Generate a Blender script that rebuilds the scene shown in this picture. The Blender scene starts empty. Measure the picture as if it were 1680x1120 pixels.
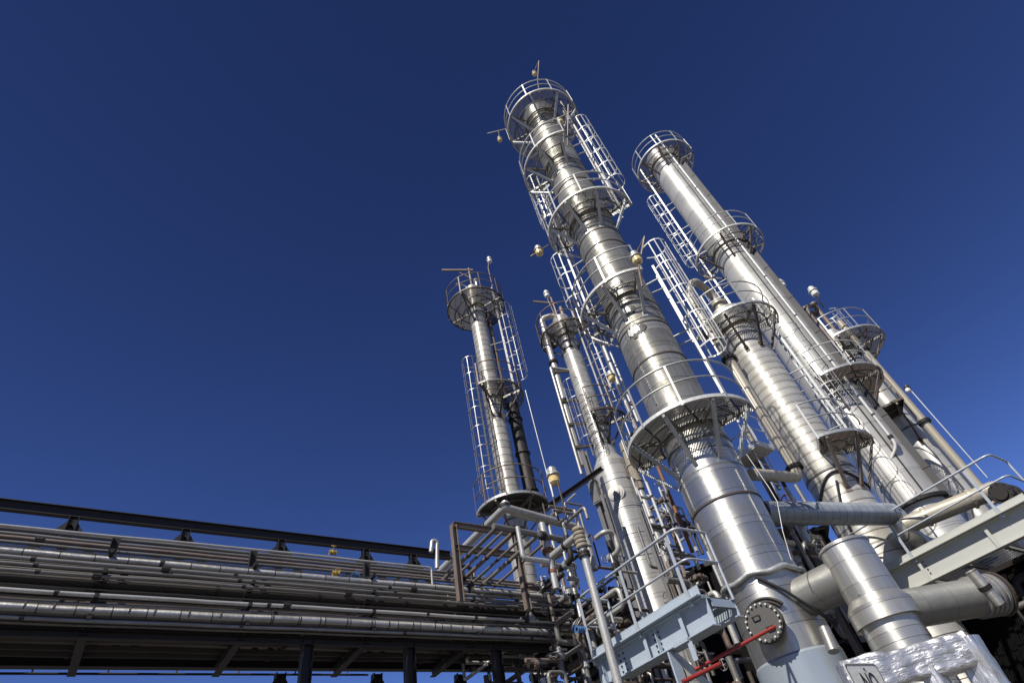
import bpy, math, random
from math import sin, cos, pi, radians as R_
from mathutils import Vector as V, Matrix, noise
random.seed(7)
SC = bpy.context.scene
COL = SC.collection

# ------------------------------------------------------------------ camera
F_PX, CX, CY, CZ = 935.0, 840.0, 560.0, 1.6          # focal length in pixels of a 1680 x 1120 frame
ZEN = (621.3 - CX, -360.4 - CY)                       # where the plumb lines meet
UPC = V((ZEN[0], -ZEN[1], F_PX)).normalized()
FWC = (V((0, 0, 1)) - UPC * UPC.z).normalized()
RTC = UPC.cross(FWC) * -1
if RTC.x < 0: RTC = -RTC
CAM_M = Matrix((RTC, FWC, UPC))                       # camera axes (x right, y up, z ahead) -> world
cam = bpy.data.cameras.new('camera')
camo = bpy.data.objects.new('camera', cam); COL.objects.link(camo)
cam.sensor_width = 36.0; cam.lens = F_PX / 1680 * 36; cam.clip_start = .05; cam.clip_end = 3000
rx, ry, rz = CAM_M @ V((1, 0, 0)), CAM_M @ V((0, 1, 0)), CAM_M @ V((0, 0, -1))
camo.matrix_world = Matrix(((rx.x, ry.x, rz.x, 0), (rx.y, ry.y, rz.y, 0), (rx.z, ry.z, rz.z, CZ), (0, 0, 0, 1)))
SC.camera = camo

# ------------------------------------------------------------------ sky and sun
SUN_AZ, SUN_EL = -152.0, 48.0
w = bpy.data.worlds.new("World"); SC.world = w; w.use_nodes = True
nt = w.node_tree; nt.nodes.clear()
sky = nt.nodes.new('ShaderNodeTexSky'); sky.sky_type = 'NISHITA'; sky.sun_disc = False
sky.sun_elevation = R_(SUN_EL); sky.sun_rotation = R_(SUN_AZ % 360)
sky.altitude = 1500; sky.air_density = 1.0; sky.dust_density = 0.05; sky.ozone_density = 4.0
gm = nt.nodes.new('ShaderNodeGamma'); gm.inputs[1].default_value = 1.58      # a deep, polarised-looking blue
hs = nt.nodes.new('ShaderNodeMix'); hs.data_type = 'RGBA'; hs.blend_type = 'MULTIPLY'; hs.inputs[0].default_value = 1; hs.inputs[7].default_value = (.66, .55, .63, 1)
bg = nt.nodes.new('ShaderNodeBackground'); bg.inputs[1].default_value = 0.06
wo = nt.nodes.new('ShaderNodeOutputWorld')
nt.links.new(sky.outputs[0], gm.inputs[0]); nt.links.new(gm.outputs[0], hs.inputs[6])
sd_ = (sin(R_(SUN_AZ)) * cos(R_(SUN_EL)), cos(R_(SUN_AZ)) * cos(R_(SUN_EL)), sin(R_(SUN_EL)))
tcw = nt.nodes.new('ShaderNodeTexCoord'); dw = nt.nodes.new('ShaderNodeVectorMath'); dw.operation = 'DOT_PRODUCT'; dw.inputs[1].default_value = sd_
mr = nt.nodes.new('ShaderNodeMapRange'); mr.inputs[1].default_value = .2; mr.inputs[2].default_value = .9; mr.inputs[3].default_value = 1.0; mr.inputs[4].default_value = .46
pol = nt.nodes.new('ShaderNodeVectorMath'); pol.operation = 'SCALE'
nt.links.new(tcw.outputs['Generated'], dw.inputs[0]); nt.links.new(dw.outputs['Value'], mr.inputs[0]); nt.links.new(hs.outputs[2], pol.inputs[0]); nt.links.new(mr.outputs[0], pol.inputs['Scale'])
nt.links.new(pol.outputs[0], bg.inputs[0]); nt.links.new(bg.outputs[0], wo.inputs[0])
sl = bpy.data.lights.new('sun', 'SUN'); sl.energy = 5.0; sl.angle = R_(.53); sl.color = (1.0, .955, .88)
slo = bpy.data.objects.new('sun', sl); COL.objects.link(slo)
sdir = V((sin(R_(SUN_AZ)) * cos(R_(SUN_EL)), cos(R_(SUN_AZ)) * cos(R_(SUN_EL)), sin(R_(SUN_EL))))
slo.rotation_euler = sdir.to_track_quat('Z', 'Y').to_euler(); slo.location = sdir * 60
SC.view_settings.view_transform = 'Standard'; SC.view_settings.look = 'None'
SC.view_settings.exposure = 0.3; SC.view_settings.gamma = 1.0

# ------------------------------------------------------------------ survey helpers
EYE = V((0, 0, CZ))
def ray(px, py): return (CAM_M @ V((px - CX, -(py - CY), F_PX))).normalized()
def at(px, py, d):                                    # sight line at horizontal distance d
    r = ray(px, py); return EYE + r * (d / math.hypot(r.x, r.y))
def atz(px, py, z):                                   # sight line at height z
    r = ray(px, py); return EYE + r * ((z - CZ) / r.z)
RAZ = R_(48.7); GAZ = R_(138.7)
RU = V((sin(RAZ), cos(RAZ), 0)); GU = V((sin(GAZ), cos(GAZ), 0)); NU = -GU   # rack axis, cross axis
def atp(px, py, p):                                   # sight line on the upright plane p metres off, along the rack
    r = ray(px, py); return EYE + r * (p / r.dot(NU))
def azd(a): return V((sin(R_(a)), cos(R_(a)), 0))
UZ = V((0, 0, 1))

# ------------------------------------------------------------------ materials
MATS = {}
def newmat(name):
    m = bpy.data.materials.new(name); m.use_nodes = True
    n = m.node_tree; b = n.nodes['Principled BSDF']; MATS[name] = m
    return m, n, b
def N(n, t, **k):
    o = n.nodes.new(t)
    for a, v in k.items():
        if a.startswith('i_'): o.inputs[int(a[2:])].default_value = v
        else: setattr(o, a, v)
    return o
def ramp(n, fac, stops):
    r = N(n, 'ShaderNodeValToRGB'); e = r.color_ramp.elements
    while len(e) < len(stops): e.new(.5)
    for q, (p, c) in zip(e, stops):
        q.position = p; q.color = (*c, 1) if len(c) == 3 else c
    n.links.new(fac, r.inputs[0]); return r
def mathn(n, op, a, b=None):
    o = N(n, 'ShaderNodeMath', operation=op)
    for i, x in enumerate((a, b)):
        if x is None: continue
        if isinstance(x, (int, float)): o.inputs[i].default_value = x
        else: n.links.new(x, o.inputs[i])
    return o.outputs[0]
def mixc(n, fac, a, b, mode='MIX'):
    o = N(n, 'ShaderNodeMix', data_type='RGBA', blend_type=mode)
    for i, x in ((0, fac), (6, a), (7, b)):
        if isinstance(x, (int, float)): o.inputs[i].default_value = x
        elif isinstance(x, tuple): o.inputs[i].default_value = (*x, 1)
        else: n.links.new(x, o.inputs[i])
    return o.outputs[2]
def paint(name, col, rough=.5, metal=0.0, dirt=.35, dcol=(.10, .065, .045), scale=5., bump=.08, fine=40., streak=True, vary=.16):
    m, n, b = newmat(name)
    tc = N(n, 'ShaderNodeTexCoord'); mp = N(n, 'ShaderNodeMapping'); mp.inputs['Scale'].default_value = (1, 1, .35 if streak else 1)
    n.links.new(tc.outputs['Object'], mp.inputs[0])
    a = N(n, 'ShaderNodeTexNoise'); a.inputs['Scale'].default_value = scale; a.inputs['Detail'].default_value = 7; a.inputs['Roughness'].default_value = .65
    n.links.new(mp.outputs[0], a.inputs[0])
    f = N(n, 'ShaderNodeTexNoise'); f.inputs['Scale'].default_value = fine; f.inputs['Detail'].default_value = 4
    n.links.new(tc.outputs['Object'], f.inputs[0])
    r = ramp(n, a.outputs[0], [(.42, (0, 0, 0)), (.72, (1, 1, 1))])
    fac = mathn(n, 'MULTIPLY', r.outputs[0], dirt)
    c = mixc(n, fac, col, dcol)
    v = ramp(n, f.outputs[0], [(.3, (1 - vary,) * 3), (.7, (1 + vary * .6,) * 3)])
    c = mixc(n, 1.0, c, v.outputs[0], 'MULTIPLY')
    n.links.new(c, b.inputs['Base Color'])
    b.inputs['Metallic'].default_value = metal
    rr = mathn(n, 'ADD', mathn(n, 'MULTIPLY', a.outputs[0], .25), rough - .12)
    n.links.new(rr, b.inputs['Roughness'])
    bp = N(n, 'ShaderNodeBump'); bp.inputs['Strength'].default_value = bump; bp.inputs['Distance'].default_value = .01
    n.links.new(f.outputs[0], bp.inputs['Height']); n.links.new(bp.outputs[0], b.inputs['Normal'])
    return m
def cladding(name, col, rough=.34, metal=.85, band=.6, panels=3, var=.10, dirt=.25, dcol=(.20, .17, .12), dent=.35, seam=.02, wave=1.3, offs=0., aniso=.65):
    """sheet-metal jacket: sheets in bands round the z axis, each its own shade, gentle dents, run-off streaks"""
    m, n, b = newmat(name)
    tc = N(n, 'ShaderNodeTexCoord'); sp = N(n, 'ShaderNodeSeparateXYZ'); n.links.new(tc.outputs['Object'], sp.inputs[0])
    zb = mathn(n, 'DIVIDE', mathn(n, 'ADD', sp.outputs[2], offs), band); fl = mathn(n, 'FLOOR', zb); fr = mathn(n, 'FRACT', zb)
    ang = mathn(n, 'ARCTAN2', sp.outputs[1], sp.outputs[0])
    wn = N(n, 'ShaderNodeTexWhiteNoise', noise_dimensions='1D'); n.links.new(fl, wn.inputs['W'])
    pa = mathn(n, 'FLOOR', mathn(n, 'MULTIPLY', mathn(n, 'ADD', ang, mathn(n, 'MULTIPLY', wn.outputs[0], 6.28)), panels / 6.283))
    w2 = N(n, 'ShaderNodeTexWhiteNoise', noise_dimensions='2D')
    cb = N(n, 'ShaderNodeCombineXYZ'); n.links.new(pa, cb.inputs[0]); n.links.new(fl, cb.inputs[1]); n.links.new(cb.outputs[0], w2.inputs[0])
    shade = mathn(n, 'ADD', 1 - var, mathn(n, 'MULTIPLY', w2.outputs[0], 2 * var))
    mp = N(n, 'ShaderNodeMapping'); mp.inputs['Scale'].default_value = (6, 6, .5); n.links.new(tc.outputs['Object'], mp.inputs[0])
    st = N(n, 'ShaderNodeTexNoise'); st.inputs['Scale'].default_value = 1.6; st.inputs['Detail'].default_value = 8; st.inputs['Roughness'].default_value = .7
    n.links.new(mp.outputs[0], st.inputs[0])
    sr = ramp(n, st.outputs[0], [(.45, (0, 0, 0)), (.75, (1, 1, 1))])
    bl = N(n, 'ShaderNodeTexNoise'); bl.inputs['Scale'].default_value = 2.2; bl.inputs['Detail'].default_value = 6; n.links.new(tc.outputs['Object'], bl.inputs[0])
    br = ramp(n, bl.outputs[0], [(.5, (0, 0, 0)), (.7, (1, 1, 1))])
    dm = mathn(n, 'MULTIPLY', mathn(n, 'MAXIMUM', sr.outputs[0], mathn(n, 'MULTIPLY', br.outputs[0], .7)), dirt)
    c = mixc(n, dm, col, dcol)
    sc = N(n, 'ShaderNodeCombineColor')
    for i in range(3): n.links.new(shade, sc.inputs[i])
    c = mixc(n, 1.0, c, sc.outputs[0], 'MULTIPLY')
    if seam > 0:                                      # dark sealant line at each lap
        sm = mathn(n, 'LESS_THAN', fr, seam); c = mixc(n, mathn(n, 'MULTIPLY', sm, .85), c, (.03, .028, .025))
    n.links.new(c, b.inputs['Base Color'])
    b.inputs['Metallic'].default_value = metal
    b.inputs['IOR'].default_value = 1.45
    ro = mathn(n, 'ADD', rough - .06, mathn(n, 'ADD', mathn(n, 'MULTIPLY', w2.outputs[0], .10), mathn(n, 'MULTIPLY', dm, .5)))
    n.links.new(ro, b.inputs['Roughness'])
    tg = N(n, 'ShaderNodeTangent', direction_type='RADIAL', axis='Z'); n.links.new(tg.outputs[0], b.inputs['Tangent'])
    b.inputs['Anisotropic'].default_value = aniso; b.inputs['Anisotropic Rotation'].default_value = .25   # rolled sheet: glints stretch up the jacket
    m2 = N(n, 'ShaderNodeMapping'); m2.inputs['Scale'].default_value = (1, 1, 1.6); n.links.new(tc.outputs['Object'], m2.inputs[0])
    d1 = N(n, 'ShaderNodeTexNoise'); d1.inputs['Scale'].default_value = wave; d1.inputs['Detail'].default_value = 3.5; n.links.new(m2.outputs[0], d1.inputs[0])
    hh = mathn(n, 'ADD', d1.outputs[0], mathn(n, 'MULTIPLY', mathn(n, 'POWER', fr, 6.0), .12))
    bp = N(n, 'ShaderNodeBump'); bp.inputs['Strength'].default_value = dent; bp.inputs['Distance'].default_value = .07
    n.links.new(hh, bp.inputs['Height']); n.links.new(bp.outputs[0], b.inputs['Normal'])
    return m

cladding('main_jacket', (.42, .405, .355), .42, .68, .62, 2, .17, .75, (.13, .115, .08), .3, .02)
cladding('polished_jacket', (.54, .525, .48), .36, .88, .62, 3, .10, .5, (.20, .18, .135), .22, .016)
cladding('tall_jacket', (.56, .545, .505), .48, .48, .9, 2, .06, .32, (.28, .26, .21), .2, .010)
cladding('ribbed_jacket', (.56, .54, .49), .50, .42, .27, 2, .10, .35, (.25, .23, .18), .3, .07)
cladding('slim_jacket', (.52, .50, .45), .50, .48, .32, 2, .12, .5, (.17, .14, .10), .35, .045)
cladding('drum_jacket', (.53, .515, .48), .46, .52, .55, 2, .08, .3, (.25, .23, .19), .14, .02)
cladding('vessel_jacket', (.53, .515, .47), .38, .74, .38, 2, .08, .35, (.24, .22, .17), .2, .018, 1.3, .1)
cladding('pipe_jacket', (.60, .58, .53), .4, .8, .30, 1, .10, .4, (.2, .18, .14), .3, .05, 3.)
cladding('dull_jacket', (.25, .248, .23), .5, .45, .5, 2, .06, .3, (.2, .18, .14), .3, .01, 2.)
cladding('bluish_jacket', (.29, .32, .35), .5, .35, .22, 1, .08, .3, (.16, .15, .13), .2, .05, 2.)
paint('shade_strip_grey', (.045, .046, .05), .7, 0, .3)  # dark colour so the strip on the tall column reads as shaded
paint('rack_paint', (.20, .192, .178), .48, .4, .6, (.085, .065, .05), 5.)
cladding('rack_jacket', (.42, .41, .385), .42, .7, .45, 1, .12, .5, (.13, .11, .085), .3, .04, 3.)
paint('shade_black_cladding', (.008, .0075, .0075), .9, 0, .4, (.004, .004, .004))  # near-black colour stands in for shade on the sunlit shed walls
MATS['shade_black_cladding'].node_tree.nodes['Principled BSDF'].inputs['Specular IOR Level'].default_value = .1
paint('plate_steel', (.085, .082, .075), .5, .15, .4, (.06, .045, .03), 9.)
paint('skirt_paint', (.34, .385, .43), .3, .35, .2, (.24, .24, .23), 1.5, .008, vary=.03)
paint('white_steel', (.56, .56, .54), .45, .15, .3, (.3, .27, .22))
paint('galvanised', (.47, .48, .47), .45, .55, .4, (.24, .21, .18), 8.)
paint('grating_steel', (.085, .083, .078), .6, .2, .5, (.05, .04, .03))
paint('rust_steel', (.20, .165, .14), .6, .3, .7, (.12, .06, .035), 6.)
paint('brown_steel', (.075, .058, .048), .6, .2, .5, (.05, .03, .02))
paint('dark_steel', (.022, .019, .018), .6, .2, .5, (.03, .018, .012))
paint('beige_paint', (.38, .345, .275), .42, .1, .35, (.22, .17, .12), 3.)
paint('tan_wrap', (.30, .26, .20), .8, 0, .6, (.13, .1, .07), 12., .6, 25.)
paint('blue_paint', (.37, .43, .49), .42, .1, .22, (.3, .3, .3), 3., .03, vary=.05)
paint('girder_paint', (.47, .475, .43), .45, .1, .16, (.34, .32, .27), 3., .03, vary=.05)
paint('rail_paint', (.44, .475, .51), .4, .3, .3, (.25, .24, .24), 8.)
paint('red_paint', (.27, .026, .02), .4, .1, .3, (.2, .04, .02), 8.)
paint('orange_rust', (.21, .105, .055), .65, .2, .6, (.16, .06, .03), 9.)
paint('yellow_paint', (.38, .27, .04), .45, 0, .4, (.25, .16, .03), 9.)
paint('blue_valve', (.06, .16, .36), .4, .1, .3)
paint('pale_pipe', (.50, .49, .46), .42, .45, .45, (.2, .17, .13), 7.)
paint('grey_pipe', (.27, .265, .255), .45, .45, .5, (.12, .09, .07), 7.)
paint('black_rubber', (.016, .016, .017), .55, 0, .3, (.04, .035, .03))
paint('lamp_body', (.42, .42, .38), .4, .4, .4, (.2, .17, .12), 20.)
paint('sign_white', (.62, .62, .57), .5, 0, .15, (.4, .38, .32))
paint('concrete', (.22, .21, .195), .85, 0, .5, (.13, .12, .11), 1.2, .3, 20., False)
paint('shed_cladding', (.05, .043, .038), .75, 0, .5, (.03, .024, .02), 1.5)
m, n, b = newmat('amber_glass'); b.inputs['Base Color'].default_value = (.62, .40, .11, 1); b.inputs['Roughness'].default_value = .2
nz = N(n, 'ShaderNodeTexNoise'); nz.inputs['Scale'].default_value = 14; rp = ramp(n, nz.outputs[0], [(.35, (.60, .42, .16)), (.7, (.80, .66, .36))]); n.links.new(rp.outputs[0], b.inputs['Base Color'])
paint('white_glass', (.72, .72, .68), .3, 0, .2)
m, n, b = newmat('foil'); b.inputs['Metallic'].default_value = .8; b.inputs['Roughness'].default_value = .4
nz = N(n, 'ShaderNodeTexNoise'); nz.inputs['Scale'].default_value = 3; nz.inputs['Detail'].default_value = 6
rp = ramp(n, nz.outputs[0], [(.3, (.50, .50, .52)), (.7, (.72, .71, .69))]); n.links.new(rp.outputs[0], b.inputs['Base Color'])
vo = N(n, 'ShaderNodeTexVoronoi', feature='F1'); vo.inputs['Scale'].default_value = 3.6
nz2 = N(n, 'ShaderNodeTexNoise'); nz2.inputs['Scale'].default_value = 4; nz2.inputs['Detail'].default_value = 5
mx = N(n, 'ShaderNodeMix', data_type='VECTOR'); tcf = N(n, 'ShaderNodeTexCoord'); mx.inputs[0].default_value = .35
n.links.new(tcf.outputs['Object'], mx.inputs[4]); n.links.new(nz2.outputs['Color'], mx.inputs[5]); n.links.new(mx.outputs[1], vo.inputs['Vector'])
bp = N(n, 'ShaderNodeBump'); bp.inputs['Strength'].default_value = .45; bp.inputs['Distance'].default_value = .08
n.links.new(vo.outputs['Distance'], bp.inputs['Height']); n.links.new(bp.outputs[0], b.inputs['Normal'])
m, n, b = newmat('ground'); b.inputs['Roughness'].default_value = .9
nz = N(n, 'ShaderNodeTexNoise'); nz.inputs['Scale'].default_value = .4; nz.inputs['Detail'].default_value = 9
rp = ramp(n, nz.outputs[0], [(.3, (.085, .08, .074)), (.7, (.14, .13, .12))]); n.links.new(rp.outputs[0], b.inputs['Base Color'])

# ------------------------------------------------------------------ mesh building
class MB:
    def __init__(s): s.v = []; s.f = []; s.sm = []
    def add(s, vs, fs, smooth=False):
        k = len(s.v); s.v += [tuple(v) for v in vs]
        for f in fs: s.f.append(tuple(i + k for i in f)); s.sm.append(smooth)
        return s
    def hexa(s, c, ax, ay, az):                       # centre and three half axes
        c = V(c); vs = [c + ax * i + ay * j + az * k for k in (-1, 1) for j in (-1, 1) for i in (-1, 1)]
        return s.add(vs, [(0, 2, 3, 1), (4, 5, 7, 6), (0, 1, 5, 4), (2, 6, 7, 3), (0, 4, 6, 2), (1, 3, 7, 5)])
    def box(s, c, sx, sy, sz, yaw=0.):
        a = V((cos(yaw), sin(yaw), 0)); b = V((-sin(yaw), cos(yaw), 0))
        return s.hexa(c, a * sx / 2, b * sy / 2, UZ * sz / 2)
    def bar(s, p, q, w, h, up=UZ):                    # rectangular bar p->q: w across, h along up
        p, q = V(p), V(q); d = (q - p); L = d.length
        if L < 1e-6: return s
        d /= L; up = V(up); a = d.cross(up)
        if a.length < 1e-4: a = d.cross(V((1, 0, 0)))
        a.normalize(); b = a.cross(d).normalized()
        return s.hexa((p + q) / 2, d * L / 2, a * w / 2, b * h / 2)
    def ibeam(s, p, q, w, h, t=.016, up=UZ):
        p, q, up = V(p), V(q), V(up)
        d = (q - p).normalized(); a = d.cross(up).normalized(); b = a.cross(d)
        o = b * (h / 2 - t / 2)
        s.bar(p + o, q + o, w, t, b); s.bar(p - o, q - o, w, t, b); s.bar(p, q, t, h - 2 * t, b); return s
    def channel(s, p, q, w, h, t=.012, up=UZ):        # web on the up side, two flanges
        p, q, up = V(p), V(q), V(up)
        d = (q - p).normalized(); a = d.cross(up).normalized(); b = a.cross(d)
        s.bar(p + b * (h - t) / 2, q + b * (h - t) / 2, w, t, b)
        for k in (-1, 1): s.bar(p + a * k * (w - t) / 2 - b * t / 2, q + a * k * (w - t) / 2 - b * t / 2, t, h - t, b)
        return s
    def tube(s, pts, r, n=8, caps=True, closed=False, smooth=True):
        pts = [V(p) for p in pts]; m = len(pts); rings = []
        if m < 2: return s
        rr = r if isinstance(r, (list, tuple)) else [r] * m
        prev = None
        for i in range(m):
            if closed: d = pts[(i + 1) % m] - pts[i - 1]
            else: d = pts[min(i + 1, m - 1)] - pts[max(i - 1, 0)]
            d.normalize()
            if prev is None:
                a = d.cross(UZ)
                if a.length < 1e-3: a = d.cross(V((1, 0, 0)))
            else: a = prev - d * prev.dot(d)
            a.normalize(); prev = a; b = d.cross(a)
            rings.append([pts[i] + (a * cos(2 * pi * k / n) + b * sin(2 * pi * k / n)) * rr[i] for k in range(n)])
        vs = [v for g in rings for v in g]; fs = []
        for i in range(m if closed else m - 1):
            j = (i + 1) % m
            for k in range(n): fs.append((i * n + k, i * n + (k + 1) % n, j * n + (k + 1) % n, j * n + k))
        s.add(vs, fs, smooth)
        if caps and not closed:
            s.add(rings[0], [tuple(range(n))[::-1]]); s.add(rings[-1], [tuple(range(n))])
        return s
    def arc(s, c, rad, z, a0, a1, r, n=6, step=6.):   # round bar bent about a vertical axis
        k = max(2, int(abs(a1 - a0) / step) + 1)
        if abs(a1 - a0) > 359: return s.tube([V(c) + azd(a0 + 360 * i / 60) * rad + UZ * z for i in range(60)], r, n, closed=True)
        return s.tube([V(c) + azd(a0 + (a1 - a0) * i / k) * rad + UZ * z for i in range(k + 1)], r, n)
    def lathe(s, prof, n=48, smooth=True, c=(0, 0, 0), axis=None, a0=0., a1=360.):
        c = V(c); full = a1 - a0 > 359.9
        if axis is None: X, Y, Z = V((0, 1, 0)), V((1, 0, 0)), UZ
        else:
            Z = V(axis).normalized(); X = Z.cross(UZ)
            if X.length < 1e-3: X = V((1, 0, 0))
            X.normalize(); Y = Z.cross(X)
        m = n if full else n + 1
        for (r0, z0), (r1, z1) in zip(prof, prof[1:]):
            vs = []
            for r, z in ((r0, z0), (r1, z1)):
                for k in range(m):
                    a = R_(a0 + (a1 - a0) * k / n); vs.append(c + (X * cos(a) + Y * sin(a)) * r + Z * z)
            if axis is None: fs = [(k, m + k, m + (k + 1) % m, (k + 1) % m) for k in range(n)]
            else: fs = [(k, (k + 1) % m, m + (k + 1) % m, m + k) for k in range(n)]
            s.add(vs, fs, smooth)
        return s
    def sect(s, c, r0, r1, z0, z1, a0, a1, step=6.):  # solid ring sector
        k = max(2, int((a1 - a0) / step)); full = a1 - a0 > 359.9; m = k if full else k + 1; c = V(c)
        vs = []
        for i in range(m):
            d = azd(a0 + (a1 - a0) * i / k); vs += [c + d * r0 + UZ * z0, c + d * r1 + UZ * z0, c + d * r1 + UZ * z1, c + d * r0 + UZ * z1]
        fs = []
        for i in range(k):
            j = (i + 1) % m; q = [(i * 4 + e, i * 4 + (e + 1) % 4, j * 4 + (e + 1) % 4, j * 4 + e) for e in range(4)]; fs += q
        s.add(vs, fs)
        if not full: s.add(vs[:4], [(0, 1, 2, 3)]); s.add(vs[-4:], [(3, 2, 1, 0)])
        return s
    def sphere(s, c, r, n=12, m=8, sq=1.0):
        prof = [(max(1e-4, r * sin(pi * i / m)), -r * sq * cos(pi * i / m)) for i in range(m + 1)]
        return s.lathe(prof, n, True, c)
    def grating(s, test, rng, z, yaw, pitch=.045, th=.009, dep=.032, cross=.24):
        """open steel floor: bearing bars on edge with cross rods, wherever test(x, y) holds within +-rng of the origin"""
        for ang, pt, t_, d_ in ((yaw, pitch, th, dep), (yaw + pi / 2, cross, .010, .012)):
            a = V((cos(ang), sin(ang), 0)); b = V((-sin(ang), cos(ang), 0)); o = -rng
            while o < rng:
                run = None; q = -rng
                while q <= rng + .04:
                    p = a * q + b * o; ins = q <= rng and test(p.x, p.y)
                    if ins and run is None: run = q
                    if not ins and run is not None:
                        if q - run > .05: s.bar(a * run + b * o + UZ * (z - d_ / 2), a * q + b * o + UZ * (z - d_ / 2), t_, d_)
                        run = None
                    q += .04
                o += pt
        return s
    def obj(s, name, mat, parent=None, loc=None):
        me = bpy.data.meshes.new(name); me.from_pydata(s.v, [], s.f)
        me.polygons.foreach_set('use_smooth', s.sm); me.materials.append(MATS[mat]); me.update()
        o = bpy.data.objects.new(name, me); COL.objects.link(o)
        if parent: o.parent = parent
        if loc is not None: o.location = loc
        return o
def tag(o, label, cat, group=None, kind=None):
    if label: o['label'] = label
    if cat: o['category'] = cat
    if group: o['group'] = group
    if kind: o['kind'] = kind
    return o
def thing(name, loc, label, cat, group=None):
    o = bpy.data.objects.new(name, None); o.empty_display_size = .2; COL.objects.link(o); o.location = loc
    return tag(o, label, cat, group, 'thing')
def bend(pts, rad, k=6):
    """polyline with its corners rounded to elbows"""
    pts = [V(p) for p in pts]; out = [pts[0]]
    for a, b, c in zip(pts, pts[1:], pts[2:]):
        u, v_ = (a - b), (c - b); r = min(rad, u.length * .48, v_.length * .48); u.normalize(); v_.normalize()
        p, q = b + u * r, b + v_ * r
        for i in range(k + 1):
            t = i / k; out.append(p * (1 - t) ** 2 + b * 2 * t * (1 - t) + q * t ** 2)
    out.append(pts[-1]); return out
def local(mb_pts, o): return [V(p) - V(o) for p in mb_pts]
def flange(mb, p, d, r, t=.05): 
    d = V(d).normalized(); mb.lathe([(0.001, -t), (r, -t), (r, -.006), (r * .9, -.004), (r * .9, .004), (r, .006), (r, t), (.001, t)], 20, False, p, d)
    for k in range(10):
        X = d.cross(UZ)
        if X.length < 1e-3: X = V((1, 0, 0))
        X.normalize(); Y = d.cross(X); c = V(p) + (X * cos(.628 * k) + Y * sin(.628 * k)) * r * .86
        mb.tube([c - d * (t + .02), c + d * (t + .02)], .012, 5)
    return mb
def pipe(name, pts, r, mat, label, cat='pipe', group=None, rad=None, flanges=(), clamps=0, cmat='dark_steel', n=14):
    """a pipe run as one thing: its tube, flanges and clamps as parts; origin at its first point, z axis along its first leg"""
    pts = [V(p) for p in pts]; o0 = pts[0]
    q = (pts[1] - pts[0]).to_track_quat('Z', 'Y'); qi = q.inverted()
    lp = [qi @ (p - o0) for p in pts]
    path = bend(lp, rad or r * 3) if len(pts) > 2 else lp
    if name == 'rack_pipe':                           # long runs sag a little between supports and wander
        (a, b), up = lp[:2], qi @ UZ; sd = 7.7 * r * 100; L = (b - a).length; k = int(L / .55)
        seg = [a + (b - a) * (i / k) - up * (.009 * abs(sin(pi * i * .55 / 2.15)) + .02 * noise.noise(V((i * .13, sd, 0)))) for i in range(k + 1)]
        path = seg[:-1] + ([b] + path[2:] if len(lp) == 2 else path[1:])
    o = MB().tube(path, r, n).obj(name, mat); o.location = o0; o.rotation_euler = q.to_euler()
    tag(o, label, cat, group, 'thing')
    for i, t in flanges:                              # (leg index, fraction along)
        a, b = lp[i], lp[i + 1]; flange(MB(), a + (b - a) * t, b - a, r * 1.55, .035 + r * .12).obj('flange', cmat, o)
    for k in range(clamps):
        t = (k + .5) / clamps; a, b = lp[0], lp[1]; d = (b - a).normalized(); c = a + (b - a) * t
        MB().lathe([(r * 1.02, -.03), (r * 1.18, -.03), (r * 1.18, .03), (r * 1.02, .03)], 14, False, c, d).obj('clamp', cmat, o)
    return o

# ------------------------------------------------------------------ ground
g = MB(); g.add([(-1500, -1500, 0), (1500, -1500, 0), (1500, 1500, 0), (-1500, 1500, 0)], [(0, 1, 2, 3)])
tag(g.obj('ground', 'ground'), None, None, kind='structure')

# ------------------------------------------------------------------ columns
def shell(segs, n=64):
    """segs (z0, z1, radius, band): lapped sheet-metal sleeves, each lower lip standing proud of the sleeve below"""
    mb = MB()
    for z0, z1, r, band in segs:
        if isinstance(r, tuple): mb.lathe([(r[0], z0), (r[1], z1)], n); continue
        k = max(1, round((z1 - z0) / band)); h = (z1 - z0) / k
        for i in range(k):
            a, b_ = z0 + i * h, z0 + (i + 1) * h
            mb.lathe([(r + .006, a), (r + .005, a + .03), (r, b_)], n)
            mb.lathe([(r - .012, a), (r + .006, a)], n, False)
    r = segs[-1][2]; r = r[1] if isinstance(r, tuple) else r
    return mb, r
def head(mb, r, z, h, n=48):
    mb.lathe([(r * cos(t * pi / 16), z + h * sin(t * pi / 16)) for t in range(8)] + [(.001, z + h)], n); return mb
def column(name, az, d, segs, mat, label, top=.25, cat='column'):
    loc = azd(az) * d; root = thing(name, loc, label, cat)
    mb, r = shell(segs)
    if top: head(mb, r, segs[-1][1], top)
    mb.obj('shell', mat, root); root['d'] = d
    return root
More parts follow.
